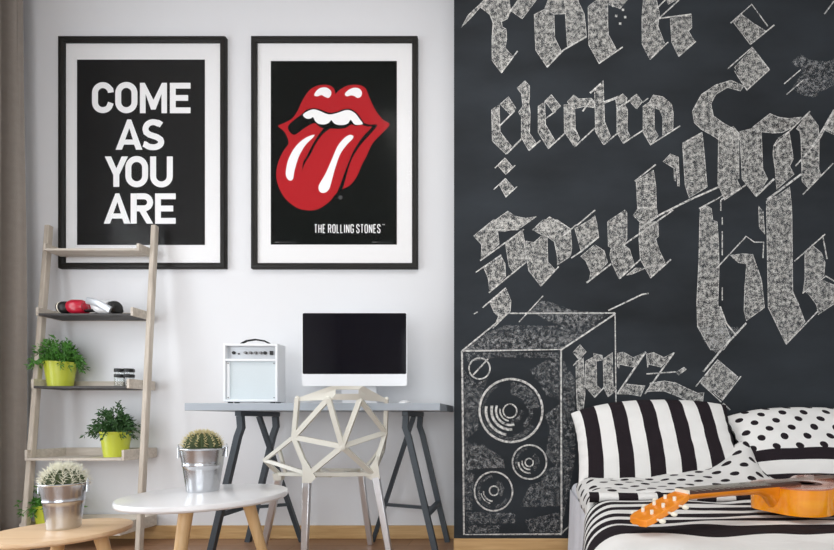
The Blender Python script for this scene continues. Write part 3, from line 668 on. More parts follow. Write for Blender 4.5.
# ---------------------------------------------------------------- headphones and jars on the ladder shelf
HZ=ZT[1]; HY=2.43
def hx(px): return (px-VX)/F*HY
def hz(py): return HC-(py-VY)/F*HY
def cup(mb,c,ax,r,t,mi=0):
    q=V((0,0,1)).rotation_difference(V(ax)).to_matrix()
    mb.lathe([(0,-t/2),(r*.8,-t/2),(r*.97,-t*.3),(r,0),(r*.97,t*.3),(r*.8,t/2),(0,t/2)],28,c,M=q,mi=mi)
r1=.036
t=thing('headphones','red headphones with black ear cushions on the upper ladder shelf','headphones',(hx(82),HY,HZ),'headphones on the ladder shelf')
b=MB(); cup(b,(hx(82),HY-.02,HZ+r1+.004),(1,.12,0),r1+.004,.075); b.ball((hx(82),HY-.02,HZ+r1+.004),(.048,.034,.040)); O('ear_cup',b,mt['red'],t)
b=MB(); cup(b,(hx(70),HY-.02,HZ+r1),(1,.1,0),r1-.001,.045); O('ear_cushion',b,mt['black'],t)
b=MB(); cup(b,(hx(66.0),HY-.02,HZ+r1),(1,.1,0),r1-.003,.012); O('trim_ring',b,mt['ivory'],t,label='thin white ring')
b=MB(); cup(b,(hx(64.5),HY-.02,HZ+r1),(1,.1,0),r1-.007,.012); O('ear_pad',b,mt['rubber'],t)
b=MB(); b.tube([(hx(80)+.11*math.sin(a)*1.0,HY-.02+.0+.075*(1-math.cos(a))*.5,HZ+.014+.016*math.sin(a)) for a in [i*PI/14 for i in range(15)]],.011,10,sq=(1.3,.7)); O('headband',b,mt['black'],t,label='black headband')
t=thing('headphones','silver and white headphones lying on the upper ladder shelf beside the red ones','headphones',(hx(112),HY,HZ),'headphones on the ladder shelf')
b=MB(); b.ball((hx(108.5),HY-.035,HZ+.037),(.050,.03,.036)); cup(b,(hx(113),HY-.035,HZ+.037),(1,-.1,.0),.037,.05); O('ear_cup',b,mt['alu'],t)
b=MB(); cup(b,(hx(121),HY-.035,HZ+.035),(1,-.1,.05),.034,.035); O('ear_cushion',b,mt['black'],t)
b=MB(); cup(b,(hx(124.8),HY-.035,HZ+.024),(1,-.1,.25),.022,.012); O('ear_pad',b,mt['rubber'],t)
b=MB(); pth=[P(87,300.3,2.375),P(93,301.8,2.366),P(99,304,2.360),P(105,307,2.358),P(110.5,310,2.362)]
b.tube(pth,.018,12,sq=(.4,1.05)); O('headband',b,mt['silver'],t,label='silver headband')
def jar(px,label):
    x=hx(px); y=2.45; z=ZT[2]; t=thing('spice_jar',label,'jar',(x,y,z),'glass jars on the ladder shelf')
    b=MB(); b.lathe([(.0225,0),(.024,.004),(.024,.058),(.021,.066),(.021,.082),(.0195,.082),(.0195,.066),(.0222,.058),(.0222,.006),(0,.006)],28,(x,y,z)); O('glass_body',b,mt['jar'],t)
    b=MB(); b.lathe([(.0243,.054),(.0247,.055),(.0247,.069),(.0243,.070),(.0215,.070),(.0215,.054)],28,(x,y,z)); O('clamp_band',b,mt['black'],t)
    b=MB(); b.lathe([(.0,.083),(.0243,.083),(.0248,.084),(.0248,.098),(.0235,.101),(0,.101)],28,(x,y,z)); O('lid',b,mt['black'],t)
jar(116.6,'small clear glass jar with black lid, nearer the lime pot'); jar(125.8,'small clear glass jar with black lid, nearer the ladder rail')

# ---------------------------------------------------------------- desk on tripod trestles
DX0,DX1,DF,DB,DZ=-1.566,-.373,2.10,2.53,.749
dk=thing('desk','grey topped desk on dark grey steel trestles below the posters','desk',(-.97,2.3,0))
b=MB(); b.box(DX0,DX1,DF,DB,DZ-.035,DZ); O('desk_top',b,mt['desk'],dk,bevel=.002)
def trestle(sgn,xc,run):
    # sgn -1: bent legs go to the left
    yn,yf=2.165,2.475; s=.027
    parts=O('trestle',MB.__new__(MB) if False else (lambda b:(b.beam((xc,yn-.02,DZ-.048),(xc,yf+.02,DZ-.048),.03,.024),b)[1])(MB()),mt['steel'],dk,bevel=.002)
    for y in (yn,yf):
        b=MB(); pts=[V((xc,y,DZ-.06)),V((xc+sgn*-.004,y,DZ-.115)),V((xc+sgn*.012,y,DZ-.16)),V((xc+sgn*.150,y,.0))]
        b.tube(pts,s*.7,4,sq=(1,1)); O('leg',b,mt['steel'],parts,label='bent dark steel leg')
    b=MB(); b.beam((xc,(yn+yf)/2,DZ-.06),(xc-sgn*run,yf,0),.021,.021,up=V((0,1,0))); O('leg',b,mt['steel'],parts,label='straight dark steel leg')
    zb=.215; xb=xc+sgn*(.012+.138*(DZ-.16-zb)/(DZ-.16))
    b=MB(); b.beam((xb,yn,zb),(xb,yf,zb),.024,.024); O('stretcher',b,mt['steel'],parts)
    k=(DZ-.06-zb)/(DZ-.06); b=MB(); b.beam((xb,(yn+yf)/2,zb),(xc-sgn*run*k,(yn+yf)/2+(yf-(yn+yf)/2)*k,zb),.016,.016); O('stretcher',b,mt['steel'],parts)
trestle(-1,-1.345,.145); trestle(1,-.548,.262)

# ---------------------------------------------------------------- guitar amplifier
AF=2.30; ax0,ax1=(223.5-VX)/F*AF,(277-VX)/F*AF; aw=ax1-ax0; acx=(ax0+ax1)/2; AR=Matrix.Translation((acx,AF,DZ))@Matrix.Rotation(math.radians(2),4,'Z')
am=thing('guitar_amplifier','white guitar amplifier with pale grille on the left end of the desk','amplifier',(acx,AF+.06,DZ))
ah0,ah1=.014,.312; hw=aw/2; AD=.085
b=MB(); tw=.012
b.box(-hw,-hw+tw,0,AD,ah0,ah1,AR); b.box(hw-tw,hw,0,AD,ah0,ah1,AR); b.box(-hw+tw,hw-tw,0,AD,ah1-tw,ah1,AR); b.box(-hw+tw,hw-tw,0,AD,ah0,ah0+tw,AR)
b.box(-hw+tw,hw-tw,.03,AD,ah0+tw,ah1-tw,AR); b.box(-hw+tw,hw-tw,0,.03,.222,.234,AR)
O('cabinet',b,mt['ampw'],am,bevel=.002)
b=MB(); b.box(-hw+tw,hw-tw,.020,.0302,.234,ah1-tw,AR); cp=O('control_panel',b,mt['silver'],am)
def amx(px): return (px-250.25)/53.5*aw
def stub(px,py,r,l,m,name):
    z=ah0+(401-py)/59*(ah1-ah0); q=Matrix.Rotation(PI/2,3,'X'); b=MB()
    b.lathe([(0,0),(r,0),(r,l*.7),(r*.85,l),(0,l)],18,(0,0,0),M=q); b.v=[AR@(p+V((amx(px),.020,z))) for p in b.v]; O(name,b,m,cp)
stub(232,351,.0085,.006,mt['black'],'input_jack'); stub(237,352,.004,.006,mt['black'],'indicator')
for px in (244,249,254,259): stub(px,351,.0075,.012,mt['knob'],'knob')
stub(263,351,.0085,.008,mt['black'],'headphone_jack')
b=MB(); z=ah0+50/59*(ah1-ah0); b.box(amx(268),amx(271),.012,.0205,z-.010,z+.010,AR); O('power_switch',b,mt['black'],cp)
b=MB(); b.box(-hw+tw,hw-tw,.014,.0302,ah0+tw,.222,AR); gr=O('grille',b,mt['grille'],am)
b=MB(); b.box(-hw+tw+.002,-hw+tw+.016,.008,.0145,ah0+tw+.004,.218,AR); O('grille_strip',b,mt['ampw'],am)
for x,z in ((-hw+.022,.212),(-hw+.022,ah0+.022),(hw-.024,.212),(hw-.024,ah0+.022)):
    q=Matrix.Rotation(PI/2,3,'X'); b=MB(); b.lathe([(0,0),(.0035,0),(.003,.003),(0,.004)],12,(0,0,0),M=q); b.v=[AR@(p+V((x,.0085 if x<0 else .0145,z))) for p in b.v]; O('screw',b,mt['knob'],am)
b=MB(); hp=[(-.075,.05,ah1+.004),(-.068,.05,ah1+.010),(-.045,.05,ah1+.022),(0,.05,ah1+.029),(.045,.05,ah1+.022),(.068,.05,ah1+.010),(.075,.05,ah1+.004)]
b.tube([AR@V(p) for p in hp],.0055,10,sq=(1.8,.8)); hd=O('handle',b,mt['rubber'],am)
for sx in (-1,1):
    b=MB(); b.box(sx*.088-.018,sx*.088+.018,.042,.058,ah1,ah1+.006,AR); O('handle_end',b,mt['silver'],hd)
for sx in (-1,1):
    for y in (.013,.070):
        b=MB(); b.lathe([(.011,0),(.012,.014),(0,.014)],16,AR@V((sx*(hw-.03),y,0))); O('foot',b,mt['rubber'],am)

# ---------------------------------------------------------------- computer on the desk
IZ=2.33; i0=P(302,312,IZ); i1=P(407,386,IZ); im=thing('desktop_computer','white all in one computer with black screen in the middle of the desk','computer',((i0.x+i1.x)/2,IZ+.03,DZ))
def rrect(x0,x1,z0,z1,r,n=6):
    o=[]
    for cx,cz,a in ((x1-r,z1-r,0),(x0+r,z1-r,90),(x0+r,z0+r,180),(x1-r,z0+r,270)):
        for i in range(n+1): o.append((cx+r*math.cos(math.radians(a+90*i/n)),cz+r*math.sin(math.radians(a+90*i/n))))
    return o
def loft(mb,loops):
    n=len(loops[0]); vs=[p for l in loops for p in l]; fs=[]
    for k in range(len(loops)-1):
        for i in range(n): fs.append((k*n+i,k*n+(i+1)%n,(k+1)*n+(i+1)%n,(k+1)*n+i))
    fs.append(tuple(range(n))); fs.append(tuple((len(loops)-1)*n+i for i in reversed(range(n)))); mb.add(vs,fs)
b=MB(); L=[]
for d,ins in ((0,0),(.006,0),(.012,.012),(.028,.07),(.038,.13)): L.append([V((x,IZ+d,z)) for x,z in rrect(i0.x+ins,i1.x-ins,i1.z+ins,i0.z-ins,.012)])
loft(b,L); O('body',b,mt['alu'],im,smooth=30)
b=MB(); zc=P(0,374,IZ).z; L=[[V((x,IZ-d,z)) for x,z in rrect(i0.x+.004,i1.x-.004,zc,i0.z-.006,.007)] for d in (-.001,.0012)]; loft(b,L); O('screen',b,mt['screen'],im)
xc=(i0.x+i1.x)/2
b=MB(); b.beam((xc,IZ+.085,DZ+.006),(xc,IZ+.045,i1.z+.11),.19,.012,up=V((0,1,0))); O('stand_neck',b,mt['alu'],im,bevel=.004)
b=MB(); b.box(xc-.10,xc+.10,IZ-.075,IZ+.095,DZ,DZ+.007); O('stand_foot',b,mt['alu'],im,bevel=.003)
b=MB(); mx=P(404.6,398,2.24)
b.ball((mx.x,2.25,DZ+.003),(.029,.052,.017),24,12); b.v=[V((p.x,p.y,max(p.z,DZ+.0035))) for p in b.v]
ms=thing('computer_mouse','white computer mouse on the desk right of the computer','mouse',(mx.x,2.25,DZ)); O('shell',b,mt['alu'],ms,smooth=60)
b=MB(); b.lathe([(.026,0),(.027,.0038),(0,.0038)],24,(0,0,0)); b.v=[V((mx.x+p.x,2.25+p.y*1.8,DZ+p.z)) for p in b.v]; O('base',b,mt['rubber'],ms)

# ---------------------------------------------------------------- cast lattice chair
ch=thing('lattice_chair','cream cast metal chair with a faceted open lattice back pushed up to the desk','chair',(-.95,2.15,0))
n3={ 'A':P(297.5,398,1.97),'B':P(331,386,1.93),'Cc':P(363,386,1.97),'D':P(386.5,399,2.10),'P1':P(328.5,398.5,1.94),'P2':P(360,399.5,1.99),
 'G':P(342.5,446.5,1.98),'E':P(294,437,2.0),'F':P(385.5,432.5,2.17),'K':P(309,474,2.01),'R':P(373,474,2.13),'M':P(265,460,2.12),'N':P(383,451,2.33),
 'FL':P(279,474,2.20),'FR':P(361,470,2.37)}
SZ=.452
def bar(mb,a,c,w=.026,h=.016,w2=None,up=V((0,1,0))):
    a=n3[a] if isinstance(a,str) else a; c=n3[c] if isinstance(c,str) else c; mb.beam(a,c,w*.82,h,up=up,w2=w2)
def knots(mb,names,r=.0105):
    for k in names: mb.ball(n3[k] if isinstance(k,str) else k,(r,r*.8,r),10,8)
b=MB()
fwd=V((-.3,.95,0)).normalized()*.016
sl=[P(335.5,389.5,1.94),P(358.5,389.5,1.965),P(358.5,393.8,1.965),P(335.5,393.8,1.94)]
for q in ([n3['A'],n3['B'],sl[0],sl[3],P(331,399.8,1.94),P(298.5,401,1.97)],[n3['B'],n3['Cc'],sl[1],sl[0]],[sl[3],sl[2],P(360,399.8,1.985),P(331,399.8,1.94)],[n3['Cc'],n3['D'],P(386,402,2.10),P(360,399.8,1.985),sl[2],sl[1]]):
    c_=sum(q,V())/len(q); N_=len(q); q2=[p+fwd for p in q]
    b.add(q+[c_]+q2+[c_+fwd],[(i,(i+1)%N_,N_) for i in range(N_)]+[(N_+1+(i+1)%N_,N_+1+i,2*N_+1) for i in range(N_)]+[(i,N_+1+i,N_+1+(i+1)%N_,(i+1)%N_) for i in range(N_)])
for a,c,w in (('A','E',.022),('D','F',.022),('P1','G',.026),('P2','G',.026),('P1','E',.026),('P2','F',.026),('E','G',.028),('F','G',.028),('G','K',.028),('G','R',.028),('E','K',.026),('F','R',.024)): bar(b,a,c,w)
knots(b,['A','D','P1','P2','G','E','F','K','R']); b.ball(n3['G'],(.016,.010,.022),12,8)
O('backrest',b,mt['cream'],ch,smooth=30)
b=MB()
upz=V((0,0,1))
n3['SF']=(n3['FL']+n3['FR'])/2+V((-.02,.05,.005)); n3['SC']=(n3['FL']+n3['FR']+n3['K']+n3['R'])/4+V((0,0,-.012))
for a,c in (('K','R'),('K','SC'),('R','SC'),('FL','SC'),('FR','SC'),('FL','SF'),('FR','SF'),('SC','SF'),('K','FL'),('R','FR')): bar(b,a,c,.026,.016,up=upz)
for a,c in (('E','M'),('M','K'),('M','FL'),('F','N'),('N','R'),('N','FR')): bar(b,a,c,.02,.015)
mid=n3['E'].lerp(n3['M'],.5); bar(b,mid,n3['FL'].lerp(n3['K'],.25),.016,.012); mid2=n3['F'].lerp(n3['N'],.5); bar(b,mid2,n3['FR'].lerp(n3['R'],.25),.014,.012)
knots(b,['K','R','FL','FR','M','N','SC','SF'])
# sockets that take the legs
for a,pts in (('K',[(305,459),(316,478),(311,483),(302,483),(302.5,462)]),('R',[(377,456),(380,479),(371,480),(363,475),(368,470)])):
    Zk=n3[a].y; b.prism([P(x,y,Zk-.012) for x,y in pts],V((-.01,.032,0)))
for a in ('FL','FR'): b.beam(n3[a]+V((0,0,.004)),n3[a]-V((0,0,.03)),.045,.04,up=V((0,1,0)),w2=.036,h2=.03)
O('seat',b,mt['cream'],ch,smooth=30)
def cleg(p,q): 
    b=MB(); b.tube([p,q],[.021,.017],4,sq=(1.15,.85)); O('leg',b,mt['leg'],ch,bevel=.004)
def fl(px,py,Z): 
    return V(((px-VX)/F*Z,Z,0))
cleg(P(307,480,2.015),V((P(303.5,550,1.98).x,1.985,0))); cleg(P(376,477,2.13),V((P(391,556,2.11).x,2.11,0)))
cleg(n3['FL']-V((0,0,.02)),V((P(263.5,550,2.27).x,2.26,0))); cleg(n3['FR']-V((0,0,.02)),V((P(370.5,545,2.42).x,2.42,0)))

# ---------------------------------------------------------------- coffee tables
def coffee(c,r,h,th,mtop,label,ltop,angs,rt,rb,lr=(.023,.015),name='coffee_table'):
    t=thing(name,label,'table',(c[0],c[1],0),'round three legged coffee tables')
    b=MB(); b.lathe([(0,h-th),(r-.012,h-th),(r-.004,h-th+.003),(r,h-th+.009),(r,h-.005),(r-.002,h-.0012),(r-.006,h),(0,h)],96,(c[0],c[1],0)); O('table_top',b,mtop,t,smooth=30,weld=True)
    for a in angs:
        d=V((math.cos(a),math.sin(a),0)); o=V((c[0],c[1],0))
        b=MB(); p=o+d*rt+V((0,0,h-th)); q=o+d*rb; b.tube([p,p.lerp(q,.5),q],[lr[0],(lr[0]+lr[1])/2,lr[1]],20); O('leg',b,mt['legwood'],t,smooth=50)
WT=(-1.206,1.74); WH=.386
a0=math.atan2(.58,.81)
coffee(WT,.275,WH,.026,mt['tablew'],'white topped round coffee table holding a cactus bucket in front of the desk',None,[a0,a0+2*PI/3,a0-2*PI/3],.128,.215)
OT=(-1.672,1.64); OH=.271
a1_=math.radians(20)
coffee(OT,.20,OH,.022,mt['tablewood'],'oak topped round coffee table under the spiky white cactus',None,[a1_,a1_+2*PI/3,a1_-2*PI/3],.11,.17,(.021,.015))

# ---------------------------------------------------------------- cacti in zinc buckets
def cactus(x,y,z,label,seed,sp_len,n_sp,msp,cz,cr,kx=1,kz=1):
    rnd=random.Random(seed); t=thing('potted_cactus',label,'cactus',(x,y,z),'cacti in zinc buckets')
    first=len(bpy.data.objects)
    b=MB(); prof=[(.058,.0),(.064,.0),(.067,.004),(.068,.008)]
    H=.160
    for i in range(1,8): prof.append((.067+.024*(i/7*.58),.008+i/7*.085))
    prof+=[(.0825,.095),(.0845,.099),(.0835,.104),(.083,.106)]
    for i in range(1,6): prof.append((.083+.011*i/5,.106+i/5*.050))
    prof+=[(.0965,.157),(.0985,.160),(.097,.163),(.0935,.162),(.0915,.155),(.066,.012),(0,.012)]
    b.lathe(prof,56,(x,y,z)); b.lathe([(0,.002),(.058,0.0)],56,(x,y,z)); bk=O('bucket',b,mt['zinc'],t,smooth=50)
    an=math.radians(24); d=V((math.cos(an),math.sin(an),0)); c0=V((x,y,z))
    for s_ in (-1,1):
        b=MB(); pt=c0+d*s_*.0965; sd=V((-d.y,d.x,0))
        b.prism([pt+sd*-.014+V((0,0,.128)),pt+sd*.014+V((0,0,.128)),pt+sd*.012+V((0,0,.165)),pt+sd*.006+V((0,0,.178)),pt-sd*.006+V((0,0,.178)),pt-sd*.012+V((0,0,.165))],d*s_*.003)
        O('handle_lug',b,mt['zinc'],bk)
    b=MB(); pts=[]
    for i in range(25):
        a=PI*i/24; q=c0+d*math.cos(a)*.1005; pts.append(q+V((-d.y,d.x,0))*math.sin(a)*.104+V((0,0,.168-.030*math.sin(a))))
    b.tube(pts,.0022,8); O('bail_handle',b,mt['zinc'],bk,label='thin wire handle')
    b=MB(); b.lathe([(0,.140),(.06,.141),(.0895,.138)],32,(x,y,z)); O('soil',b,mt['soil'],t,smooth=180)
    cc=V((x,y,z+cz)); ribs=15; b=MB(); nu,nv=ribs*8,26
    def surf(a,tv):
        k=1+.075*math.cos(a*ribs); rr=cr*math.sin(tv)*k if True else 0; zz=-cr*.86*math.cos(tv)*(1-.10*max(0,math.cos(PI-tv))**8)
        return cc+V((rr*math.cos(a),rr*math.sin(a),zz))
    vs=[];fs=[]
    for i in range(nv+1):
        for k in range(nu): vs.append(surf(2*PI*k/nu,.02+(PI-.04)*i/nv))
    for i in range(nv):
        for k in range(nu): k2=(k+1)%nu; fs.append((i*nu+k,i*nu+k2,(i+1)*nu+k2,(i+1)*nu+k))
    fs.append(tuple(nv*nu+k for k in range(nu))); b.add(vs,fs); O('cactus_body',b,mt['cactus'],t,smooth=180)
    s=MB()
    for r_ in range(ribs):
        a=2*PI*r_/ribs
        for j in range(9):
            tv=PI*(.55+.43*j/9); p=surf(a,tv); nn=(p-cc).normalized()
            for q in range(n_sp):
                dr=(nn+V((rnd.uniform(-1,1),rnd.uniform(-1,1),rnd.uniform(-.7,1)))*.85).normalized(); L_=sp_len*rnd.uniform(.6,1.15); w_=dr.cross(V((.3,.5,.8))).normalized()*.0014; w2_=dr.cross(w_).normalized()*.0014
                s.add([p+w_,p-w_*.5+w2_,p-w_*.5-w2_,p+dr*L_],[(0,1,3),(1,2,3),(2,0,3)])
    O('spines',s,msp,t,smooth=0,fixn=False,kind='stuff')
    for o in bpy.data.objects:
        if o.type=='MESH' and (o.parent==t or o.parent==bk): 
            for v_ in o.data.vertices: v_.co=V((v_.co.x*kx,v_.co.y*kx,v_.co.z*kz))
            o.data.update()
bp=P(203,489,1.80)
cactus(bp.x,1.80,WH,'zinc bucket with a round green cactus on the white coffee table',5,.019,5,mt['spiney'],.162,.074,.82,1.06)
bp=P(64,522,1.66)
cactus(bp.x,1.66,OH,'zinc bucket with a dense white spined cactus on the oak coffee table',9,.036,6,mt['spine'],.152,.080,.69,1.03)

# ---------------------------------------------------------------- bed
BX0,BX1,BY0,BY1,BT=.25,1.90,.22,2.22,.365
bd=thing('bed','white sheeted double bed standing against the chalkboard wall','bed',(1.07,1.2,0))
b=MB(); b.box(BX0+.02,BX1-.02,BY0+.02,BY1-.01,.08,.20); O('bed_base',b,mt['bedbase'],bd,bevel=.01)
for x in (BX0+.1,BX1-.1):
    for y in (BY0+.12,BY1-.12):
        b=MB(); b.lathe([(.022,0),(.03,.08),(0,.08)],16,(x,y,0)); O('leg',b,mt['bedbase'],bd)
b=MB(); b.box(BX0,BX1,BY0,BY1,.19,BT); O('mattress',b,mt['sheet'],bd,bevel=.035,seg=5)
b=MB()
def skirt(u,v): 
    y=BY0+.05+u*(BY1-BY0-.06); return V((BX0-.004-.012*v-.006*math.sin(u*60)*v,y,.33-.30*v))
b.grid(skirt,80,6); O('sheet_skirt',b,mt['sheet'],bd,label='hanging edge of the white sheet',smooth=180,fixn=False)
def nz(x,y,s,k=0): return mnoise.noise(V((x*s,y*s,k)))
def edge_x(y): 
    t=max(0,min(1,(1.65-y)/.6)); return .235-.085*t
def duv(u,v):
    y=.34+v*(1.66-.34); R=.10
    s=-.30+u*2.05; ex=edge_x(y); top=.393+.008*nz(s,y,5)+.007*nz(s*.6,y,11,3)
    x=ex+R+s
    if s>=0: z=top
    else:
        L=-s
        if L<R*1.57: a=L/R; x=ex+R-R*math.sin(a); z=top-R*(1-math.cos(a))
        else: d=L-R*1.57; x=ex-.02*d+.008*math.sin(y*35)*min(1,d*8); z=top-R-d
    if s>=0: x=ex+R+s*(1.90+.03-ex-R)/(1.75)
    if x>1.86: z-=(x-1.86)*1.2
    return V((x,y,z+ (.012*math.sin(min(1,max(0,(1.66-y)/.05))*PI/2)-.012)))
bands=[(1.075,1.180),(1.222,1.268),(1.305,1.345),(1.385,1.425),(1.462,1.50),(1.535,1.56),(.50,.66)]
m_duv=fab_bands('striped duvet cotton',sorted(bands),1,.3,1.7)
dv=thing('duvet','black and white striped duvet spread over the bed, dotted side folded back','duvet',(1.07,1.2,.40),)
b=MB(); b.grid(duv,150,110,uvf=lambda u,v:(u*2.05,.34+v*(1.66-.34)+.020*nz(u*2,v*2,3,7)*min(1,u*3)*(.3+.7*v)))
o=O('cover',b,m_duv,dv,smooth=180,fixn=False); so=o.modifiers.new('Solidify','SOLIDIFY'); so.thickness=.018; so.offset=-1
m_dot=fab_dots('dotted cotton',.104,.0175)
def turn(u,v):
    y=1.575+v*.49; s=-.13+u*1.85; R=.07; ex=.235+.02*v
    top=.415+.012*nz(s,y,6,2)+.006*nz(s,y,14,5)
    hump=.145*math.exp(-((s-.55-.1*v)/.10)**2)*max(0,(v-.35)/.65)**1.2
    hump+=.03*math.exp(-((s-.45)/.2)**2)*v
    top+=hump*(1-.0); dx=.05*hump/.13
    if v<.04: top-=.012*(1-v/.04)
    x=ex+R+s+dx
    if s<0:
        L=-s; a=min(L/R,1.57); x=ex+R-R*math.sin(a); z=top-R*(1-math.cos(a))-max(0,L-R*1.57)
    else: z=top
    x=min(x,1.88)
    return V((x,y,z))
b=MB(); b.grid(turn,140,60,uvf=lambda u,v:(u*1.85,v*.49))
o=O('folded_back_side',b,m_dot,dv,label='white folded back side with black dots',smooth=180,fixn=False); so=o.modifiers.new('Solidify','SOLIDIFY'); so.thickness=.012; so.offset=-1
m_hem=fab_stripes('striped hem cotton',.135,.5,.25,0)
b=MB()
def hem(u,v):
    a=-.3+v*(PI+.6); s=-.05+u*1.70; x=.29+s; return V((x,1.572-.020*math.sin(a),.400+.018*math.cos(a)+.006*nz(x,1.6,6,2)))
b.grid(hem,100,12,uvf=lambda u,v:(u*1.7,v*.06)); O('folded_hem',b,m_hem,dv,label='folded edge with black and white blocks',smooth=180,fixn=False)

# ---------------------------------------------------------------- pillows
def pillow(c,w,h,T,lean,roll,label,mat,seed,yaw=0,flange=.03):
    Mx=Matrix.Translation(c)@Matrix.Rotation(math.radians(yaw),4,'Z')@Matrix.Rotation(math.radians(lean),4,'X')@Matrix.Rotation(math.radians(roll),4,'Y')@Matrix.Identity(4)
    # local: x width, y height, z thickness (front = +z before leaning)
    Mx=Matrix.Translation(c)@Matrix.Rotation(math.radians(yaw),4,'Z')@Matrix.Rotation(math.radians(lean),4,'X')@Matrix.Rotation(math.radians(roll),4,'Z')
    b=MB()
    for sgn in (1,-1):
        def fn(u,v):
            a=u*2-1; d=v*2-1
            pin=1-.07*(abs(a)**4)*(1-abs(d)**2)*0-.0
            x=w/2*a*(1-.05*(1-abs(a)**2)*0-.045*(1-d*d)*abs(a)); y=h/2*d*(1-.03*(abs(a)**6))-(.035*a*a+.02*max(0,-a)**3)*max(0,d)
            body=max(0,(1-abs(a)**3.2))**.55*max(0,(1-abs(d)**3))**.6
            wr=1+.10*nz(a*2,d*2,1.6,seed)+.05*nz(a,d,5,seed+3)
            pl=.006*math.sin(d*22+seed)*abs(a)**8*(1-abs(d))
            z=sgn*(T/2*body*wr+.004)+pl
            return Mx@V((x,y,z))
        b.grid(fn,56,40,uvf=lambda u,v:((u-.5)*w,(v-.5)*h))
    return b
pc=V((.632,2.105,.575))
p1=pillow(pc,.76,.435,.14,61,2.0,'',None,2)
m_st=fab_stripes('striped pillow cotton',.1385,.5,.46,0)
O('pillow',p1,m_st,loc=(pc.x,1.97,.44),label='pillow with vertical black and white stripes leaning on the chalkboard wall',cat='pillow',group='pillows at the head of the bed',smooth=180,weld=True)
pc2=V((1.40,2.09,.548))
p2=pillow(pc2,.80,.46,.15,50,-1,'',None,6)
m_ds=fab_dots('dotted and striped pillow cotton',.104,.0175,-.065,[(-.125,-.065),(-.235,-.185)])
O('pillow',p2,m_ds,loc=(pc2.x,1.95,.44),label='pillow with black dots above broad black bands, behind the guitar',cat='pillow',group='pillows at the head of the bed',smooth=180,weld=True)

# ---------------------------------------------------------------- guitar lying on the bed
gz=.413; th=.070; J0=V((.700,1.254,0)); ga=math.radians(24); GA=V((math.cos(ga),math.sin(ga),0)); GP=V((-math.sin(ga),math.cos(ga),0))
def gp(a,s,z): return J0+GA*a+GP*s+V((0,0,z))
gt=thing('acoustic_guitar','amber acoustic guitar lying face up on the striped duvet','guitar',gp(.1,0,gz))
half=[(a_*.86,s_*.80) for a_,s_ in [(0,.0),(0.0,.045),(.006,.075),(.025,.103),(.055,.121),(.09,.127),(.13,.122),(.17,.109),(.205,.104),(.24,.112),(.285,.138),(.33,.158),(.375,.161),(.415,.140),(.44,.100),(.452,.05),(.455,0)]]
def dense(pts,n=4):
    out=[]
    for i in range(len(pts)-1):
        p0,p1,p2,p3=[V(pts[max(0,min(len(pts)-1,i+k))]) for k in (-1,0,1,2)]
        for j in range(n):
            t=j/n; q=.5*((2*p1)+(-p0+p2)*t+(2*p0-5*p1+4*p2-p3)*t*t+(-p0+3*p1-3*p2+p3)*t**3); out.append((q.x,q.y))
    out.append(pts[-1]); return out
hd_=dense(half); outl=hd_+[(a,-s) for a,s in reversed(hd_[1:-1])]
b=MB(); b.prism([gp(a,s,gz) for a,s in outl],V((0,0,th))); O('body',b,mt['g_side'],gt,smooth=40)
b=MB(); hole=[(.130+.034*math.cos(2*PI*i/32),.034*math.sin(2*PI*i/32)) for i in range(32)]
b.prism([gp(a*1.006-.001,s*1.012,gz+th) for a,s in outl],V((0,0,.004)),holes=[[gp(a,s,gz+th) for a,s in hole]]); top=O('soundboard',b,mt['g_top'],gt,smooth=40)
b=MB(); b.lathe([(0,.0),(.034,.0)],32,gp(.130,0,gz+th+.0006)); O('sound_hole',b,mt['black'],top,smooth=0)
b=MB(); b.lathe([(.037,.0),(.037,.0006),(.050,.0006),(.050,0)],40,gp(.130,0,gz+th+.004)); O('rosette',b,mt['g_board'],top)
zt=gz+th+.004
b=MB(); 
for k in range(2): pass
b.prism([gp(.290,-.07,zt),gp(.310,-.07,zt),gp(.310,.07,zt),gp(.290,.07,zt)],V((0,0,.009))); O('bridge',b,mt['g_board'],gt,bevel=.002)
NL=-.320
b=MB(); nk=[]
for a,hw_,dp in ((NL,.021,.017),(-.16,.022,.018),(-.06,.024,.020),(-.025,.026,.032),(-.004,.027,.056),(.0015,.027,.062)):
    nk.append([gp(a,hw_*math.cos(t_)*1.0,zt-dp*math.sin(t_)) for t_ in [PI*i/14 for i in range(15)]])
vs=[p for r in nk for p in r]; fs=[]
for k in range(len(nk)-1):
    for i in range(14): fs.append((k*15+i,k*15+i+1,(k+1)*15+i+1,(k+1)*15+i))
    fs.append((k*15+14,k*15,(k+1)*15,(k+1)*15+14))
fs.append(tuple(range(15))); fs.append(tuple((len(nk)-1)*15+i for i in range(15)))
b.add(vs,fs); O('neck',b,mt['g_neck'],gt,smooth=50)
b=MB(); b.prism([gp(NL,-.0215,zt),gp(.088,-.026,zt),gp(.088,.026,zt),gp(NL,.0215,zt)],V((0,0,.006))); fb=O('fretboard',b,mt['g_board'],gt)
b=MB(); sc=.46
for k in range(1,18):
    a=NL+sc*(1-2**(-k/12)); 
    if a<.085: b.prism([gp(a,-.0215,zt+.006),gp(a+.002,-.0215,zt+.006),gp(a+.002,.0215,zt+.006),gp(a,.0215,zt+.006)],V((0,0,.0012)))
O('fret',b,mt['string'],fb,label='thin metal frets')
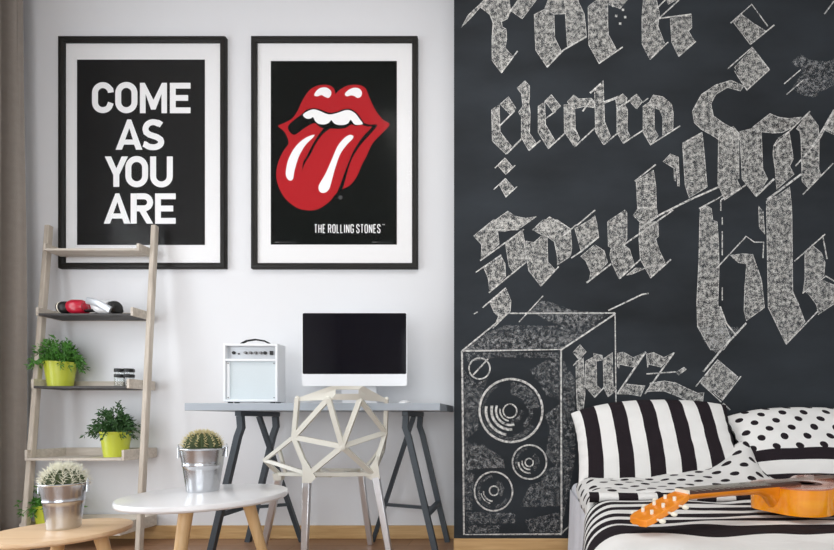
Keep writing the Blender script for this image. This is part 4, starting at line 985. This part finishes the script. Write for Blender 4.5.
b=MB(); b.prism([gp(NL-.006,-.0215,zt),gp(NL,-.0215,zt),gp(NL,.0215,zt),gp(NL-.006,.0215,zt)],V((0,0,.010))); O('nut',b,mt['ivory'],gt,label='ivory nut')
for k in range(6):
    s0=-.0165+.0066*k; b=MB(); b.tube([gp(NL-.003,s0,zt+.0105),gp(.30,s0*1.45,zt+.0125)],.0006,6); O('string',b,mt['string'],gt)
# headstock tilts back from the nut
ta=math.radians(21)
def hp_(a,s,z): # a measured back from the nut
    return gp(NL-.004-a*math.cos(ta)-z*math.sin(ta)*0,s,zt-a*math.sin(ta)+z*math.cos(ta))
b=MB(); hs=[(0,-.024),(.02,-.029),(.05,-.033),(.126,-.035),(.146,-.030),(.151,-.012),(.148,0),(.151,.012),(.146,.030),(.126,.035),(.05,.033),(.02,.029),(0,.024)]
b.prism([hp_(a,s,.003) for a,s in hs],hp_(0,0,-.017)-hp_(0,0,0)); hs_=O('headstock',b,mt['g_neck'],gt,bevel=.002)
for k in range(3):
    for s_ in (-1,1):
        a=.042+.037*k; b=MB(); b.tube([hp_(a,s_*.030,-.008),hp_(a,s_*.046,-.008)],.0028,8); e=hp_(a,s_*.052,-.008)
        b.ball(e,(.008,.0062,.0058),12,8); O('tuning_peg',b,mt['ivory'],hs_,label='ivory tuning button')
        b=MB(); b.tube([hp_(a,s_*.016,.002),hp_(a,s_*.016,.013)],.0042,10); O('string_post',b,mt['ivory'],hs_,label='ivory string post')

# ---------------------------------------------------------------- camera
cam=bpy.data.cameras.new('camera'); cam.sensor_width=36; cam.sensor_fit='HORIZONTAL'; cam.lens=F/834*36
cam.shift_x=(417-VX)/834; cam.shift_y=(VY-275)/834; cam.clip_start=.05
co=bpy.data.objects.new('camera',cam); co.location=(0,0,HC); co.rotation_euler=(PI/2,0,0); C.objects.link(co)
sc_=bpy.context.scene; sc_.camera=co
sc_.view_settings.view_transform='Standard'; sc_.view_settings.look='None'; sc_.view_settings.gamma=1; sc_.view_settings.use_curve_mapping=False; sc_.view_settings.exposure=-0.50
